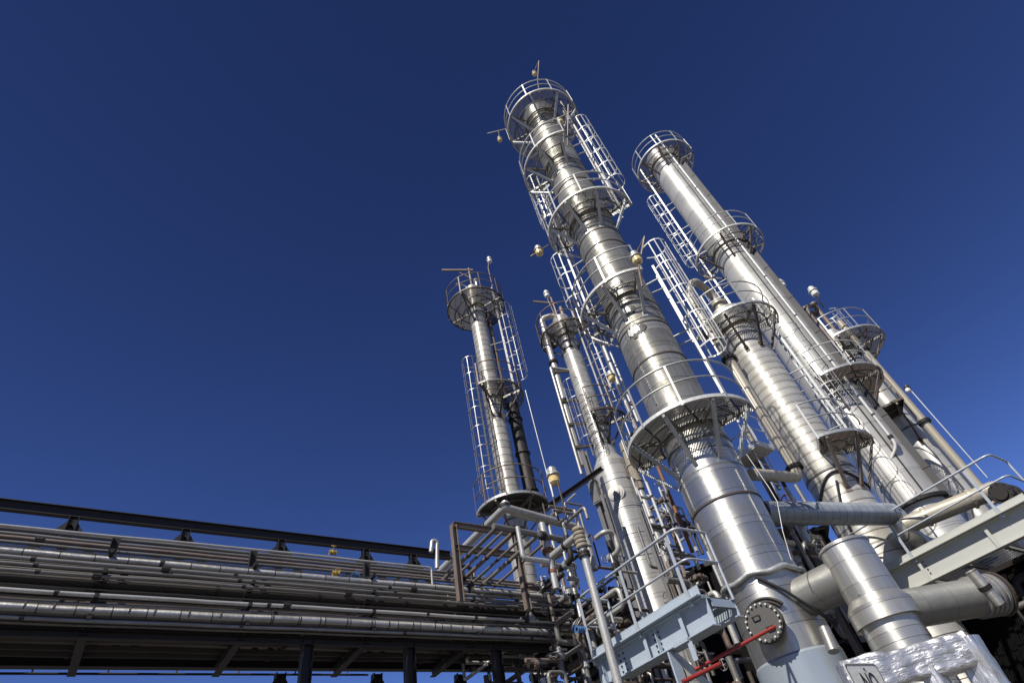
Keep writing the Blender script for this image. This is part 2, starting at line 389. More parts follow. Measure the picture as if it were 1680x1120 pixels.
def platform(col, z, rc, R, a0, a1, rail='white_steel', deck='grating_steel', brk='galvanised', braces=(), drop=1.0, rh=1.07, yaw=0., edge='white_steel', ra0=None, ra1=None, posts=38., pitch=.045, collar=True, plate=False, eh=.03):
    full = a1 - a0 > 359
    def inside(x, y):
        r = math.hypot(x, y)
        if not rc + .05 < r < R - .01: return False
        if full: return True
        a = math.degrees(math.atan2(x, y)); return (a - a0) % 360 <= a1 - a0
    mb = MB()
    if plate: mb.sect((0, 0, 0), rc + .03, R - .012, z - .012, z, a0, a1)
    else: mb.grating(inside, R, z, yaw, pitch)
    p = mb.obj('platform', deck, col)
    e = MB().sect((0, 0, 0), R - .01, R, z - .055, z + eh, a0, a1)
    e.sect((0, 0, 0), R - .06, R - .012, z - .055, z - .046, a0, a1)
    if not full:
        for a in (a0, a1): e.bar(azd(a) * (rc + .04) + UZ * (z - .03), azd(a) * R + UZ * (z - .03), .02, .14)
    e.obj('edge_ring', edge, p)
    f = MB()
    for a in list(braces): f.bar(azd(a) * (rc + .02) + UZ * (z - .10), azd(a) * (R - .02) + UZ * (z - .10), .06, .09)
    f.sect((0, 0, 0), rc + .03, rc + .09, z - .09, z - .03, a0, a1)
    f.sect((0, 0, 0), (rc + R) / 2 - .02, (rc + R) / 2 + .02, z - .09, z - .035, a0, a1)
    f.obj('floor_frame', 'rack_paint', p)
    g_ = MB(); b0 = a0 if ra0 is None else ra0; b1 = a1 if ra1 is None else ra1
    Rr = R - .03
    for h, r_ in ((rh, .025), (rh * .53, .021)): g_.arc((0, 0, 0), Rr, z + h, b0, b1, r_, 7)
    k = max(2, round((b1 - b0) / posts))
    for i in range(k + (0 if full else 1)):
        a = b0 + (b1 - b0) * i / k; d_ = azd(a) * (R + .004)
        g_.bar(d_ + UZ * (z - .09), d_ + UZ * (z + rh), .05, .012, azd(a))
    g_.obj('guardrail', rail, p)
    for a in braces:
        b_ = MB(); q0 = azd(a) * (R - .07) + UZ * (z - .11); q1 = azd(a) * (rc + .02) + UZ * (z - drop)
        b_.channel(q0, q1, .085 if rc > .5 else .055, .06 if rc > .5 else .045, .012, azd(a) * .8 + UZ * -.6)
        b_.bar(azd(a) * (rc - .01) + UZ * (z - drop - .12), azd(a) * (rc - .01) + UZ * (z - drop + .14), .14, .05, azd(a))
        b_.obj('bracket', brk, p)
    if collar:
        c = MB()
        for dz, hh, pr in (((.40, .06, .03), (.72, .035, .022), (drop + .12, .03, .018)) if rc > .7 else ((drop * .45, .05, .025),)):
            c.lathe([(rc - .01, z - dz - hh), (rc + pr, z - dz - hh), (rc + pr, z - dz), (rc - .01, z - dz)], 48, False)
        c.obj('stiffener_ring', 'rack_paint', p)
    return p
def ladder(col, a, rl, z0, z1, c0=None, c1=None, mat='white_steel', hoop=.95, cr=.36, straps=7, tie=True, rc=None, thin=False):
    o = azd(a) * rl; t = azd(a + 90); out = azd(a)
    mb = MB()
    for k in (-1, 1): mb.bar(o + t * .23 * k + UZ * z0, o + t * .23 * k + UZ * z1, .015, .065, out)
    z = z0 + .15
    while z < z1: mb.tube([o - t * .23 + UZ * z, o + t * .23 + UZ * z], .011, 6); z += .3
    if rc:
        z = z0 + .6
        while z < z1:
            for k in (-1, 1): mb.bar(azd(a) * (rc - .02) + t * .2 * k + UZ * z, o + t * .23 * k + UZ * z, .05, .012)
            z += 2.2
    L = mb.obj('ladder', mat, col)
    if c0 is not None:
        cg = MB(); cc = o + out * (cr * .93); n = max(2, round((c1 - c0) / hoop) + 1)
        for i in range(n):
            z = c0 + (c1 - c0) * i / (n - 1)
            pts = [o - t * .23 + UZ * z] + [cc + (t * sin(R_(q)) + out * cos(R_(q))) * cr + UZ * z for q in range(-125, 126, 25)] + [o + t * .23 + UZ * z]
            for p, q in zip(pts, pts[1:]): cg.bar(p, q, .008, .03 if thin else .05, UZ)
        for i in range(straps):
            q = -110 + 220 * i / (straps - 1); p = cc + (t * sin(R_(q)) + out * cos(R_(q))) * (cr - .007)
            cg.bar(p + UZ * c0, p + UZ * c1, .02 if thin else .034, .007, (t * sin(R_(q)) + out * cos(R_(q))))
        cg.obj('safety_cage', mat, L)
    return L

# --- main column
A = column('distillation_column', 17.0, 12.3, [(8.2, 26.9, .72, .62)], 'main_jacket', 'tallest thick silver column with five ringed platforms and a bolted manway low down', .35)
lw, _ = shell([(3.9, 8.2, .735, .62)]); lw.obj('lower_shell', 'polished_jacket', A)
sk = MB(); sk.lathe([(.762, 0), (.762, 3.9), (.74, 3.94)], 64); sk.obj('skirt', 'skirt_paint', A)
platform(A, 26.0, .72, 1.62, 0, 360, braces=(150, 195, 240, 285, 330, 15, 60, 105), yaw=.3)
platform(A, 21.85, .72, 1.64, 176, 305, braces=(182, 216, 252, 292), yaw=.8)
platform(A, 17.75, .72, 1.54, 112, 306, braces=(172, 213, 255, 300, 125), yaw=.2)
platform(A, 13.4, .72, 1.50, 168, 330, rail='galvanised', braces=(174, 214, 258, 300), yaw=1.1)
platform(A, 8.75, .72, 1.56, 117, 306, rail='galvanised', braces=(168, 210, 254, 298, 128), yaw=.5, pitch=.045, drop=1.05)
ladder(A, 100, 1.13, 17.9, 27.0, 19.7, 24.9, rc=.72, hoop=1.0)
ladder(A, 108, 1.12, 8.8, 14.4, 10.9, 15.3, rc=.72, hoop=1.05, straps=8)
ladder(A, 300, 1.14, 13.5, 18.6, 15.0, 17.3, rc=.72)
ladder(A, 312, 1.16, 17.9, 22.9, 20.0, 23.2, rc=.72)
for z in (10.9, 12.1, 15.9, 16.6, 19.9, 23.4, 24.6, 6.85):
    b_ = MB(); b_.lathe([(.71, z - .02), (.742 if z > 8 else .757, z - .02), (.742 if z > 8 else .757, z + .02), (.71, z + .02)], 56, False); b_.obj('jacket_band', 'brown_steel', A)
for a, z0, z1 in ((252, 6.9, 8.0), (262, 5.0, 6.7), (150, 5.4, 7.4), (232, 9.6, 12.0)):   # upright seam strips
    b_ = MB(); b_.bar(azd(a) * .745 + UZ * z0, azd(a) * .745 + UZ * z1, .035, .012, azd(a)); b_.obj('seam_strip', 'polished_jacket', A)
rp_ = MB(); rp_.tube([azd(q) * (.785 + .012 * sin(q * .37)) + UZ * (5.26 + .03 * sin(q * .13)) for q in range(100, 301, 6)], .05, 10)
rp_.obj('wrapped_ring_pipe', 'galvanised', A)
mw = MB(); ma = azd(211); mz = 4.42; mc = UZ * mz
mw.lathe([(.26, .60), (.26, .93), (.245, .93), (.245, .60)], 40, True, mc, ma)
mw.lathe([(.001, 1.035), (.315, 1.035), (.315, .985)], 48, False, mc, ma); mw.lathe([(.315, .975), (.325, .975), (.325, .92), (.26, .92)], 48, False, mc, ma); mw.lathe([(.31, .985), (.31, .975)], 48, False, mc, ma)
mo = mw.obj('manway', 'plate_steel', A)
X_, Y_ = ma.cross(UZ), UZ; bo = MB(); bo.lathe([(.001, 1.075), (.017, 1.07), (.017, 1.03)], 6, False, (0, 0, 0), ma); bo = bo.obj('bolt', 'white_steel', mo)
for k in range(20):
    c = mc + (X_ * cos(k * pi / 10) + Y_ * sin(k * pi / 10)) * .285; q = bo if k == 0 else bo.copy(); q.location = c
    if k: COL.objects.link(q)
hd_ = MB()
for s in (-1, 1):
    c = mc + ma * 1.036 + (X_ * .08 * s + UZ * .11 * s); hd_.tube(bend([c - X_ * .06, c - X_ * .06 + ma * .06, c + X_ * .06 + ma * .06, c + X_ * .06], .02), .012, 6)
hd_.obj('grab_handle', 'dark_steel', mo)
rr_ = MB()                                            # reinforcing arcs over the opening
for q in (.37, .43): rr_.tube([mc + ma * (.735 - .16 * (math.cos(t) * q) ** 2) + (X_ * math.cos(t) * q + UZ * math.sin(t) * q) for t in [pi * .18 + i * pi * .64 / 14 for i in range(15)]], .028, 6)
rr_.obj('reinforcing_pad', 'dark_steel', mo)
tp = MB(); tp.lathe([(.09, 27.1), (.09, 27.75), (.13, 27.75), (.13, 27.83), (.001, 27.83)], 16); tp.tube(bend([(.25, .1, 27.0), (.25, .1, 27.6), (.75, .5, 27.6), (.75, .5, 26.1)], .2), .07, 10); tp.obj('vent_nozzle', 'rust_steel', A)

def torn(z0, z1, a0, a1, r, mat, seed):
    rnd = random.Random(seed); mb = MB(); a = a0; hz = (z1 - z0) * .35; u = v_ = 0.
    while a < a1:
        t = (a - a0) / (a1 - a0); e = math.sin(pi * min(1, max(0, t))) ** .4; u = .5 * u + rnd.uniform(-1, 1) * hz; v_ = .5 * v_ + rnd.uniform(-1, 1) * hz
        m_ = (z0 + z1) / 2; mb.sect((0, 0, 0), .70, r, m_ - (m_ - z0) * e + u * .5, m_ + (z1 - m_) * e + v_ * .5, a, a + 1.9, 1.0); a += 1.9
    return mb.obj('torn_lagging', mat, A)
torn(11.72, 12.12, 183, 226, .742, 'black_rubber', 1); torn(11.80, 12.10, 196, 224, .748, 'white_steel', 2)
torn(12.55, 12.85, 186, 215, .742, 'black_rubber', 3); torn(12.62, 12.84, 196, 213, .748, 'white_steel', 4); torn(13.7, 13.95, 186, 222, .742, 'black_rubber', 5); torn(13.76, 13.98, 190, 216, .748, 'white_steel', 6)

# --- tall column on the right
Cc = column('tall_column', 31.4, 20.5, [(0, 6.4, .82, .9), (6.4, 30.4, .79, .9)], 'tall_jacket', 'tall smooth bright silver column right of centre with two round platforms near its top', .4)
platform(Cc, 29.5, .77, 1.62, 0, 360, braces=(155, 200, 245, 290, 335, 20, 65, 110), brk='rust_steel', rail='white_steel', yaw=.4, pitch=.05, drop=1.1)
platform(Cc, 21.2, .77, 1.6, 60, 330, braces=(95, 150, 205, 260, 310), brk='rust_steel', yaw=.9, pitch=.05, drop=1.1)
platform(Cc, 12.6, .77, 1.68, 66, 214, braces=(80, 130, 205), brk='rust_steel', deck='brown_steel', edge='galvanised', yaw=.2, pitch=.05, drop=1.1)
ladder(Cc, 297, 1.2, 21.3, 30.4, 22.0, 27.6, rc=.77, hoop=.9)
ladder(Cc, 300, 1.2, 12.6, 22.0, 14.8, 20.2, rc=.77, hoop=.9)
fl = MB(); fl.lathe([(.78, 8.05), (.93, 8.05), (.93, 8.15), (.78, 8.15)], 56, False); fl.obj('support_ring', 'dark_steel', Cc)
sl_ = MB(); sl_.bar(azd(184) * .79 + UZ * 8.3, azd(184) * .79 + UZ * 29.0, .05, .03, azd(188)); sl_.obj('strap', 'black_rubber', Cc)

# --- ribbed column with the vapour loop
Fc = column('ribbed_column', 26.85, 17.0, [(0, 15.2, .655, .27)], 'ribbed_jacket', 'ribbed silver column standing between the main column and the tall smooth one', .35)
platform(Fc, 14.45, .655, 1.46, 95, 262, braces=(122, 165, 207, 250), brk='brown_steel', rail='galvanised', edge='galvanised', yaw=.6, drop=1.25)
platform(Fc, 9.15, .655, 1.48, 108, 196, braces=(118, 152, 188), brk='rust_steel', rail='galvanised', edge='galvanised', deck='brown_steel', yaw=.2, drop=1.2)
ladder(Fc, 108, 1.05, 9.2, 15.4, 10.3, 13.7, mat='galvanised', straps=5, thin=True, rc=.655, hoop=.8)
tp = MB(); tp.lathe([(.2, 15.5), (.2, 15.9), (.28, 15.9), (.28, 16.0), (.001, 16.0)], 20); tp.obj('top_nozzle', 'beige_paint', Fc)
cb = MB(); cb.tube([azd(q) * .685 + UZ * (8.2 + .25 * sin(R_(q * 2.3))) for q in range(110, 281, 8)], .03, 7); cb.tube(bend([azd(200) * .69 + UZ * 8.2, azd(225) * .71 + UZ * 7.4, azd(240) * .71 + UZ * 6.0], .3), .03, 7); cb.obj('cable', 'black_rubber', Fc)

# --- far column
Gc = column('far_column', 34.6, 24.0, [(0, 16.9, .45, .5)], 'tall_jacket', 'slim silver column farthest right behind the tall smooth one with a cluttered top', .25)
platform(Gc, 15.9, .45, 1.6, 62, 215, braces=(75, 120, 165, 208), brk='rust_steel', rail='galvanised', edge='galvanised', yaw=.3, pitch=.05, drop=1.1)
platform(Gc, 12.35, .45, 1.5, 195, 300, braces=(205, 285), brk='brown_steel', rail='rust_steel', edge='brown_steel', deck='brown_steel', yaw=.3, plate=True, drop=1.3)
ladder(Gc, 60, .95, 15.9, 18.4, 16.6, 18.7, mat='galvanised', hoop=.7)
tp = MB()
for x, y, h in ((.2, -.1, 1.9), (-.25, -.15, 1.3), (.02, .25, 2.1)):
    tp.lathe([(.10, 16.9), (.10, 16.9 + h), (.17, 16.9 + h), (.17, 17 + h), (.001, 17 + h)], 14, True, (x, y, 0))
tp.tube(bend([(-.5, -.5, 16.0), (-.5, -.5, 18.4), (.1, -.35, 18.7), (.2, .2, 18.4)], .3), .08, 10); tp.obj('top_nozzles', 'rust_steel', Gc)

# --- left slim column
D = column('slim_column', -4.15, 18.0, [(0, 23.4, .365, .32)], 'slim_jacket', 'slim silver column farthest left behind the pipe rack, standing clear against the sky', .2)
platform(D, 22.0, .365, 1.38, 0, 360, braces=(110, 200, 290, 20), brk='brown_steel', rail='rust_steel', edge='brown_steel', yaw=.3, pitch=.045, drop=1.1)
platform(D, 16.35, .365, 1.27, 30, 196, braces=(50, 105, 150, 190), brk='brown_steel', rail='rust_steel', edge='rack_paint', yaw=1.0, pitch=.045, drop=1.1)
platform(D, 11.35, .365, 1.27, 70, 255, braces=(90, 140, 200, 245), brk='rust_steel', rail='rust_steel', edge='galvanised', yaw=.1, plate=True, drop=.9)
ladder(D, 92, .95, 16.4, 23.0, 17.3, 21.6, mat='grey_pipe', thin=True, rc=.365, hoop=.95)
ladder(D, 228, .50, 11.4, 17.6, 11.9, 18.2, mat='grey_pipe', thin=True, rc=.365, hoop=.9)
tp = MB(); tp.tube([(0, 0, 23.5), (0, 0, 25.2)], .06, 10); tp.bar((.2, 0, 25.0), (-1.35, -.3, 25.2), .07, .1); tp.bar((0, 0, 24.4), (-.6, -.1, 25.05), .04, .04); tp.obj('davit', 'rust_steel', D)
tp = MB(); tp.tube([(.25, -.15, 22), (.25, -.15, 23.9)], .07, 10); tp.sphere((.25, -.15, 23.9), .13); tp.tube(bend([(-.25, -.2, 22.2), (-.25, -.2, 23.6), (-.7, -.5, 23.6)], .2), .045, 8); tp.obj('vent_valve', 'galvanised', D)

# --- drum with slim upper section
Ec = column('stepped_column', 7.5, 17.5, [(0, 11.75, .60, .55), (11.75, 12.15, (.60, .38), 1), (12.15, 19.3, .37, .32)], 'drum_jacket', 'stepped column whose slim ribbed neck rises from a wide drum with a round boss', .15)
platform(Ec, 18.2, .37, 1.14, 120, 300, braces=(130, 180, 230, 280), brk='brown_steel', rail='rust_steel', edge='brown_steel', yaw=.3, pitch=.045, drop=.9)
platform(Ec, 13.5, .37, 1.13, 100, 190, braces=(110, 150, 185), brk='brown_steel', rail='rust_steel', edge='brown_steel', yaw=.9, pitch=.045, drop=.9)
ladder(Ec, 122, .72, 13.6, 19.2, 14.3, 17.6, mat='grey_pipe', thin=True, rc=.37, hoop=.85)
ladder(Ec, 214, .48, 12.2, 14.8, 12.6, 15.2, mat='grey_pipe', thin=True, rc=.37, hoop=.8)
tp = MB(); ea = azd(196); 
for q, d0 in ((.27, .592), (.22, .604), (.12, .64)): tp.lathe([(.001, d0 + .03), (q, d0 + .02), (q, d0 - .12)], 28, True, UZ * 10.5, ea)
tp.obj('round_boss', 'grey_pipe', Ec)
tp = MB(); tp.tube([(-.1, 0, 19.3), (-.1, 0, 20.9)], .05, 8); tp.bar((.1, 0, 20.4), (-.95, -.2, 20.7), .06, .08); tp.tube([(.15, -.1, 19.3), (.15, -.1, 20.0)], .09, 10); tp.obj('davit', 'rust_steel', Ec)
for z in (11.0, 9.1, 8.4, 10.0):
    b_ = MB(); b_.lathe([(.59, z - .012), (.617, z - .012), (.617, z + .012), (.59, z + .012)], 48, False); b_.obj('jacket_band', 'galvanised', Ec)

# --- short vessel in front on the right
Hd = 11.5
H = thing('exchanger_vessel', azd(24.6) * Hd, 'short fat polished vessel with a flared collar beside the main column', 'vessel')
mb, _ = shell([(0, 3.95, .435, .38)]); mb.obj('lower_shell', 'vessel_jacket', H)
mb, _ = shell([(4.28, 5.12, .415, .84)]); mb.lathe([(.42, 5.12), (.435, 5.12), (.435, 5.15), (.40, 5.17)], 56, False); head(mb, .40, 5.17, .06); mb.lathe([(.43, 4.25), (.417, 4.28)], 56); mb.obj('upper_shell', 'vessel_jacket', H)
mb = MB(); mb.lathe([(.505, 3.88), (.505, 4.14), (.43, 4.25)], 56); mb.lathe([(.436, 3.90), (.505, 3.88)], 56, False); mb.obj('collar', 'vessel_jacket', H)
for a in (150, 166, 182): mb = MB(); mb.bar(azd(a) * .445 + UZ * 2.9, azd(a) * .46 + UZ * 3.15, .09, .02, azd(a)); mb.obj('jacket_flap', 'vessel_jacket', H)
mb = MB(); mb.bar(azd(228) * .425 + UZ * 4.3, azd(228) * .422 + UZ * 5.08, .03, .012, azd(228)); mb.obj('seam_strip', 'vessel_jacket', H)

# ------------------------------------------------------------------ pipes round the columns
def vert(az, d, z0, z1): p = azd(az) * d; return [p + UZ * z0, p + UZ * z1]
LP = azd(24.55) * 16.1                                # vapour loop beside the ribbed column
e0 = at(1252, 812, 13.6)
pipe('vapour_pipe', [V((LP.x, LP.y, 13.0)), V((LP.x, LP.y, 8.55)), V((e0.x, e0.y, 8.0))], .15, 'beige_paint', 'beige downcomer pipe in front of the ribbed column with a flange and bottom elbow', rad=.5, flanges=((0, .0), (0, .93)))
lp2 = Fc.location + V((0, 0, 0))
pipe('vapour_pipe', [V((LP.x - .05, LP.y, 13.05)), V((LP.x - .05, LP.y, 16.3)), V((LP.x + .35, LP.y - .15, 16.9)), V((lp2.x, lp2.y, 16.6)), V((lp2.x, lp2.y, 15.6))], .145, 'beige_paint', 'beige hooped pipe looping over onto the top of the ribbed column', rad=.45, clamps=2)
h0 = at(1250, 841, 13.1); h1 = atz(1462, 843, h0.z)
pipe('transfer_pipe', [h0, h1, h1 - UZ * .02], .26, 'bluish_jacket', 'fat blue grey horizontal pipe leaving the right side of the main column')
hd_ = (h1 - h0).normalized(); dh = math.hypot(h1.x, h1.y)
pts = [h1 - hd_ * .3, h1 + hd_ * .1, at(1496, 884, dh + .2), at(1524, 900, dh + .7), at(1556, 898, dh + 1.3), at(1600, 882, dh + 2.0)]
pipe('elbow_pipe', pts, .245, 'pipe_jacket', 'silver segmented elbow pipe dropping from the end of the blue grey pipe', rad=.35, n=22)
pipe('riser_pipe', vert(35.95, 23.2, 16.8, 8.2), .14, 'beige_paint', 'beige riser pipe running down the far slim column at far right', flanges=((0, .62), (0, .2)))
c0 = vert(33.05, 19.75, 31.5, 9.75); c1 = atz(1442, 800, 8.9)
pipe('drain_pipe', [c0[0], c0[1], c0[1] + (c1 - c0[1]) * 1.0], .05, 'white_steel', 'thin white pipe running down the tall smooth column and turning aside at its foot', rad=.2, flanges=((0, .985),), clamps=9)
t0 = azd(33.72) * 20.25; tr = MB(); yaw = R_(-33.7)  # dark strip standing in for the tall column's unlit side
tr.box((0, 0, 19.2), .22, .10, 22.4, yaw)
for z in range(9, 30, 2): tr.box((0, 0, z), .25, .13, .05, yaw)
tag(tr.obj('shaded_side_strip', 'shade_strip_grey', None, (t0.x, t0.y, 0)), 'flat dark strip standing in for the shaded right side of the tall smooth column', 'duct', kind='thing')
fb0 = at(1484, 862, 16.2); fb1 = atz(1632, 803, fb0.z)
fp = pipe('header_pipe', [fb0, fb1], .19, 'beige_paint', 'fat beige header pipe crossing in front of the tall and far columns', n=20, clamps=2, cmat='beige_paint')
L_ = (fb1 - fb0).length; cap = MB(); cap.sphere((0, 0, L_), .19, 18, 10); cap.obj('end_cap', 'beige_paint', fp)
wv = at(1640, 808, 16.0); wv2 = atz(1700, 822, wv.z)
vp = pipe('valve_pipe', [wv, wv2], .15, 'dark_steel', 'dark pipe with a flanged valve beyond the right handrail corner', flanges=((0, .05), (0, .3)))
# stepped column side pipes
p0 = azd(4.9) * 17.3; e_ = Ec.location
pipe('overhead_pipe', [V((e_.x - .1, e_.y - .1, 18.4)), V((e_.x - .1, e_.y - .1, 19.6)), V((p0.x, p0.y, 19.6)), V((p0.x - .15, p0.y, 12.0))], .12, 'pale_pipe', 'white overhead pipe hooking over and running down left of the stepped column', rad=.28, flanges=((2, .35), (2, .62)), clamps=0)
p1 = azd(4.18) * 17.1
pipe('conduit_pipe', [V((e_.x - .35, e_.y - .1, 16.35)), V((p1.x, p1.y, 16.55)), V((p1.x, p1.y, 11.6))], .05, 'pale_pipe', 'thin white conduit with a square top bend left of the stepped column', rad=.08)
for z in (16.3, 14.8, 13.7, 12.7):
    br = MB(); br.bar(p1, e_ * .92 + p1 * .08, .05, .10); o = br.obj('standoff_bracket', 'brown_steel', None, (0, 0, z))
    tag(o, 'rusty standoff bracket between the slim neck and its side pipes', 'bracket', 'standoff brackets on the stepped column', 'thing')
pw = azd(9.75) * 17.0
pipe('insulated_pipe', [V((pw.x, pw.y, 12.2)), V((pw.x, pw.y, 10.4))], .15, 'tan_wrap', 'tan cloth wrapped pipe length right of the wide drum', clamps=3, cmat='tan_wrap')
pipe('insulated_pipe', [V((pw.x, pw.y, 10.4)), V((pw.x, pw.y, 6.4))], .10, 'pale_pipe', 'pale rust spotted pipe continuing below the tan wrapped length', clamps=2)
for i, (a, b_, d, r, mt, lb) in enumerate([
    ((985, 570), (1040, 678), 15.2, .055, 'white_steel', 'thicker of two white pipes rising between the stepped and main columns'),
    ((998, 578), (1050, 690), 15.0, .04, 'white_steel', 'thinner of two white pipes rising between the stepped and main columns'),
    ((1078, 765), (1137, 905), 14.5, .05, 'orange_rust', 'orange rusty pipe standing left of the main column foot'),
    ((1086, 805), (1118, 880), 14.0, .055, 'pale_pipe', 'pale pipe standing just behind the orange rusty pipe'),
    ((1062, 790), (1097, 893), 13.2, .035, 'white_steel', 'thin white pipe standing beside the wide drum lower right'),
    ((1043, 800), (1085, 905), 13.6, .018, 'white_steel', 'very thin white rod beside the tan wrapped pipe'),
    ((1290, 780), (1290, 781), 14, .05, 'pale_pipe', None),
    ((1217, 705), (1285, 800), 15.5, .05, 'tan_wrap', 'tan pipe slanting behind the right shoulder of the main column'),
    ((1160, 905), (1196, 985), 12.0, .03, 'galvanised', 'grey steel rod descending beside the foot of the main column')]):
    if lb is None: continue
    P = at(*a, d); Q = at(*b_, d); P.x, P.y = Q.x * .5 + P.x * .5, Q.y * .5 + P.y * .5; Q.x, Q.y = P.x, P.y
    pipe('standing_pipe', [P, Q], r, mt, lb, clamps=2)
cd = at(1270, 780, 11.3); cord = MB(); pts = [at(1225, 745, 11.4), at(1262, 800, 11.35), at(1275, 822, 11.3), at(1284, 870, 11.2), at(1297, 915, 11.1), at(1299, 918, 11.1)]
cord.tube(local(pts, pts[0]), .008, 5); tag(cord.obj('cord', 'white_steel', None, pts[0]), 'thin pale cord hanging along the right side of the main column', 'cord', kind='thing')
ca = A.location; cable = MB(); pts = [ca + azd(200) * .80 + UZ * 5.2, ca + azd(175) * .82 + UZ * 4.85, ca + azd(150) * .86 + UZ * 4.45, ca + azd(128) * .9 + UZ * 4.2]
cable.tube(local(pts, pts[0]), .028, 7); tag(cable.obj('cable', 'black_rubber', None, pts[0]), 'black cable slanting down across the polished foot of the main column', 'cable', kind='thing')
# ducts of the vessel
u0 = A.location + UZ * 4.78; u1 = H.location + UZ * 4.72
dd = (u1 - u0).normalized()
dk = pipe('link_duct', [u0 + dd * .55, u1 - dd * .28], .33, 'dull_jacket', 'fat grey duct joining the polished vessel to the main column foot', 'duct', n=36)
r0 = at(1488, 992, 11.55); r1 = atz(1632, 974, r0.z); r0 = V((H.location.x, H.location.y, r0.z)); r0 = r0 + (r1 - r0).normalized() * .12
rd = pipe('outlet_duct', [r0, r1], .29, 'dull_jacket', 'fat grey horizontal duct leaving the right side of the polished vessel', 'duct', n=36)
Lr = (r1 - r0).length; bnd = MB()
for k in range(5): bnd.lathe([(.29, Lr * .78 + k * .09), (.325, Lr * .78 + k * .09 + .02), (.325, Lr * .78 + k * .09 + .06), (.29, Lr * .78 + k * .09 + .08)], 32)
bnd.obj('banding', 'grey_pipe', rd)
ef = MB(); ef.lathe([(.18, Lr), (.345, Lr), (.345, Lr + .05), (.30, Lr + .05), (.30, Lr + .10), (.001, Lr + .10)], 32, False); ef.obj('end_flange', 'brown_steel', rd)
ns = at(1592, 936, 11.9); ne = at(1640, 990, 12.1)
pipe('branch_pipe', [ns, ns + (ne - ns) * .55, ne], [.085] * 14, 'pipe_jacket', 'short silver branch pipe standing against the end of the grey duct', rad=.2) if False else pipe('branch_pipe', [ns, ne], .085, 'pipe_jacket', 'short silver branch pipe standing against the end of the grey duct', clamps=1)
sf = [at(1368, 1068, 10.6), at(1352, 1030, 10.7)]
pipe('stub_pipe', sf, .085, 'grey_pipe', 'short pale pipe stub low down between the main column and the vessel')
pr = [at(1272, 1027, 10.3), at(1140, 1098, 9.9), at(1080, 1130, 9.7)]
pipe('red_bar', pr[:2], .027, 'red_paint', 'long red painted bar pointing at the bolted manway', 'bar')
pipe('red_bar', [at(1182, 1088, 9.6), at(1120, 1118, 9.3)], .03, 'red_paint', 'short dull red bar below the long red bar', 'bar')

# ------------------------------------------------------------------ blue access platform and right walkway
def gantry(name, p, L, depth, mat, railmat, label, post_s, webh, stair=None, bolts=True, rails=True, toe=.14, ends=()):
    """girder walkway: p = near corner of the deck edge, running L along the cross axis GU, floor reaching back along RU"""
    root = thing(name, p, label, 'walkway')
    a, b_ = V((0, 0, 0)), GU * L
    mb = MB(); z = -.02
    mb.bar(a + UZ * (toe / 2), b_ + UZ * (toe / 2), .012, toe); mb.bar(a + UZ * toe - NU * 0, b_ + UZ * toe, .012, .01)
    mb.bar(a + RU * .06 - RU * .06 + UZ * -.012, b_ + UZ * -.012, .20, .02); mb.obj('kick_plate', mat, root)
    gd = MB(); off = RU * .10; gd.ibeam(a + off - UZ * (.03 + webh / 2), b_ + off - UZ * (.03 + webh / 2), .19, webh, .018)
    for k in range(int(L / 1.4) + 1 if webh < .45 else 0):
        c = off - RU * .05 + GU * (.2 + k * 1.4); gd.bar(c - UZ * .06, c - UZ * webh, .012, .085, RU)
    go = gd.obj('girder', mat, root)
    if bolts:
        bo = MB()
        for s0 in bolts if isinstance(bolts, (list, tuple)) else (L * .28,):
            for i in range(2):
                for j in range(4): 
                    c = off - RU * .012 + GU * (s0 + i * .11) - UZ * (.12 + j * .085); bo.lathe([(.001, .015), (.016, .015), (.016, 0)], 6, False, c, -RU)
        bo.obj('bolts', 'dark_steel', go)
    for k in range(3):
        wp = MB(); c = off - RU * .095 + GU * (L * (.18 + .31 * k)) - UZ * (.05 + webh * .5); wp.bar(c - UZ * webh * .46, c + UZ * webh * .46, .07, .008, RU); wp.obj('splice_plate', mat, root)
    dk = MB()
    def ins(x, y): 
        q = V((x, y, 0)); return .02 < q.dot(GU) < L - .02 and .12 < q.dot(RU) < depth
    dk.grating(ins, max(L, depth) + .2, -.004, math.atan2(RU.y, RU.x), .05); dk.obj('deck', 'grating_steel', root)
    j = MB()
    for k in range(int(L / .9) + 1):
        c = GU * min(L - .05, .05 + k * .9); j.channel(c + RU * .2 - UZ * .10, c + RU * depth - UZ * .10, .07, .12, .01)
    j.ibeam(RU * depth - UZ * .16, RU * depth + GU * L - UZ * .16, .15, .26); j.obj('floor_joists', mat, root)
    if rails:
        r_ = MB(); s0, s1 = rails
        for h, t in ((1.07, .024), (.55, .020)):
            pts = [GU * s0 + UZ * h - RU * .03, GU * s1 + UZ * h - RU * .03]
            for e in ends:
                if e[0] == 'far': pts = pts + [GU * s1 + RU * e[1] + UZ * h]
                if e[0] == 'near': pts = [GU * s0 + RU * e[1] + UZ * h] + pts
            r_.tube(bend(pts, .16), t, 9)
        r_.obj('handrail', railmat, root)
        for s in post_s:
            q = MB(); c = GU * s - RU * .022; q.bar(c - UZ * .10, c + UZ * 1.06, .06, .014, RU); q.bar(c - RU * .0 + GU * .04 - UZ * .1, c + GU * .04 + UZ * .12, .05, .012, GU); q.obj('handrail_post', railmat, root)
        for e in ends:
            s = s1 if e[0] == 'far' else s0
            q = MB(); c = GU * s + RU * e[1]; q.tube([c - UZ * .05, c + UZ * 1.07], .024, 8); q.obj('handrail_post', railmat, root)
    return root
B0 = atz(972, 1083, 4.56)
BLp = V((B0.x, B0.y, 4.56))
def sg(p0, px, py, z): return (atz(px, py, z) - p0).dot(GU)
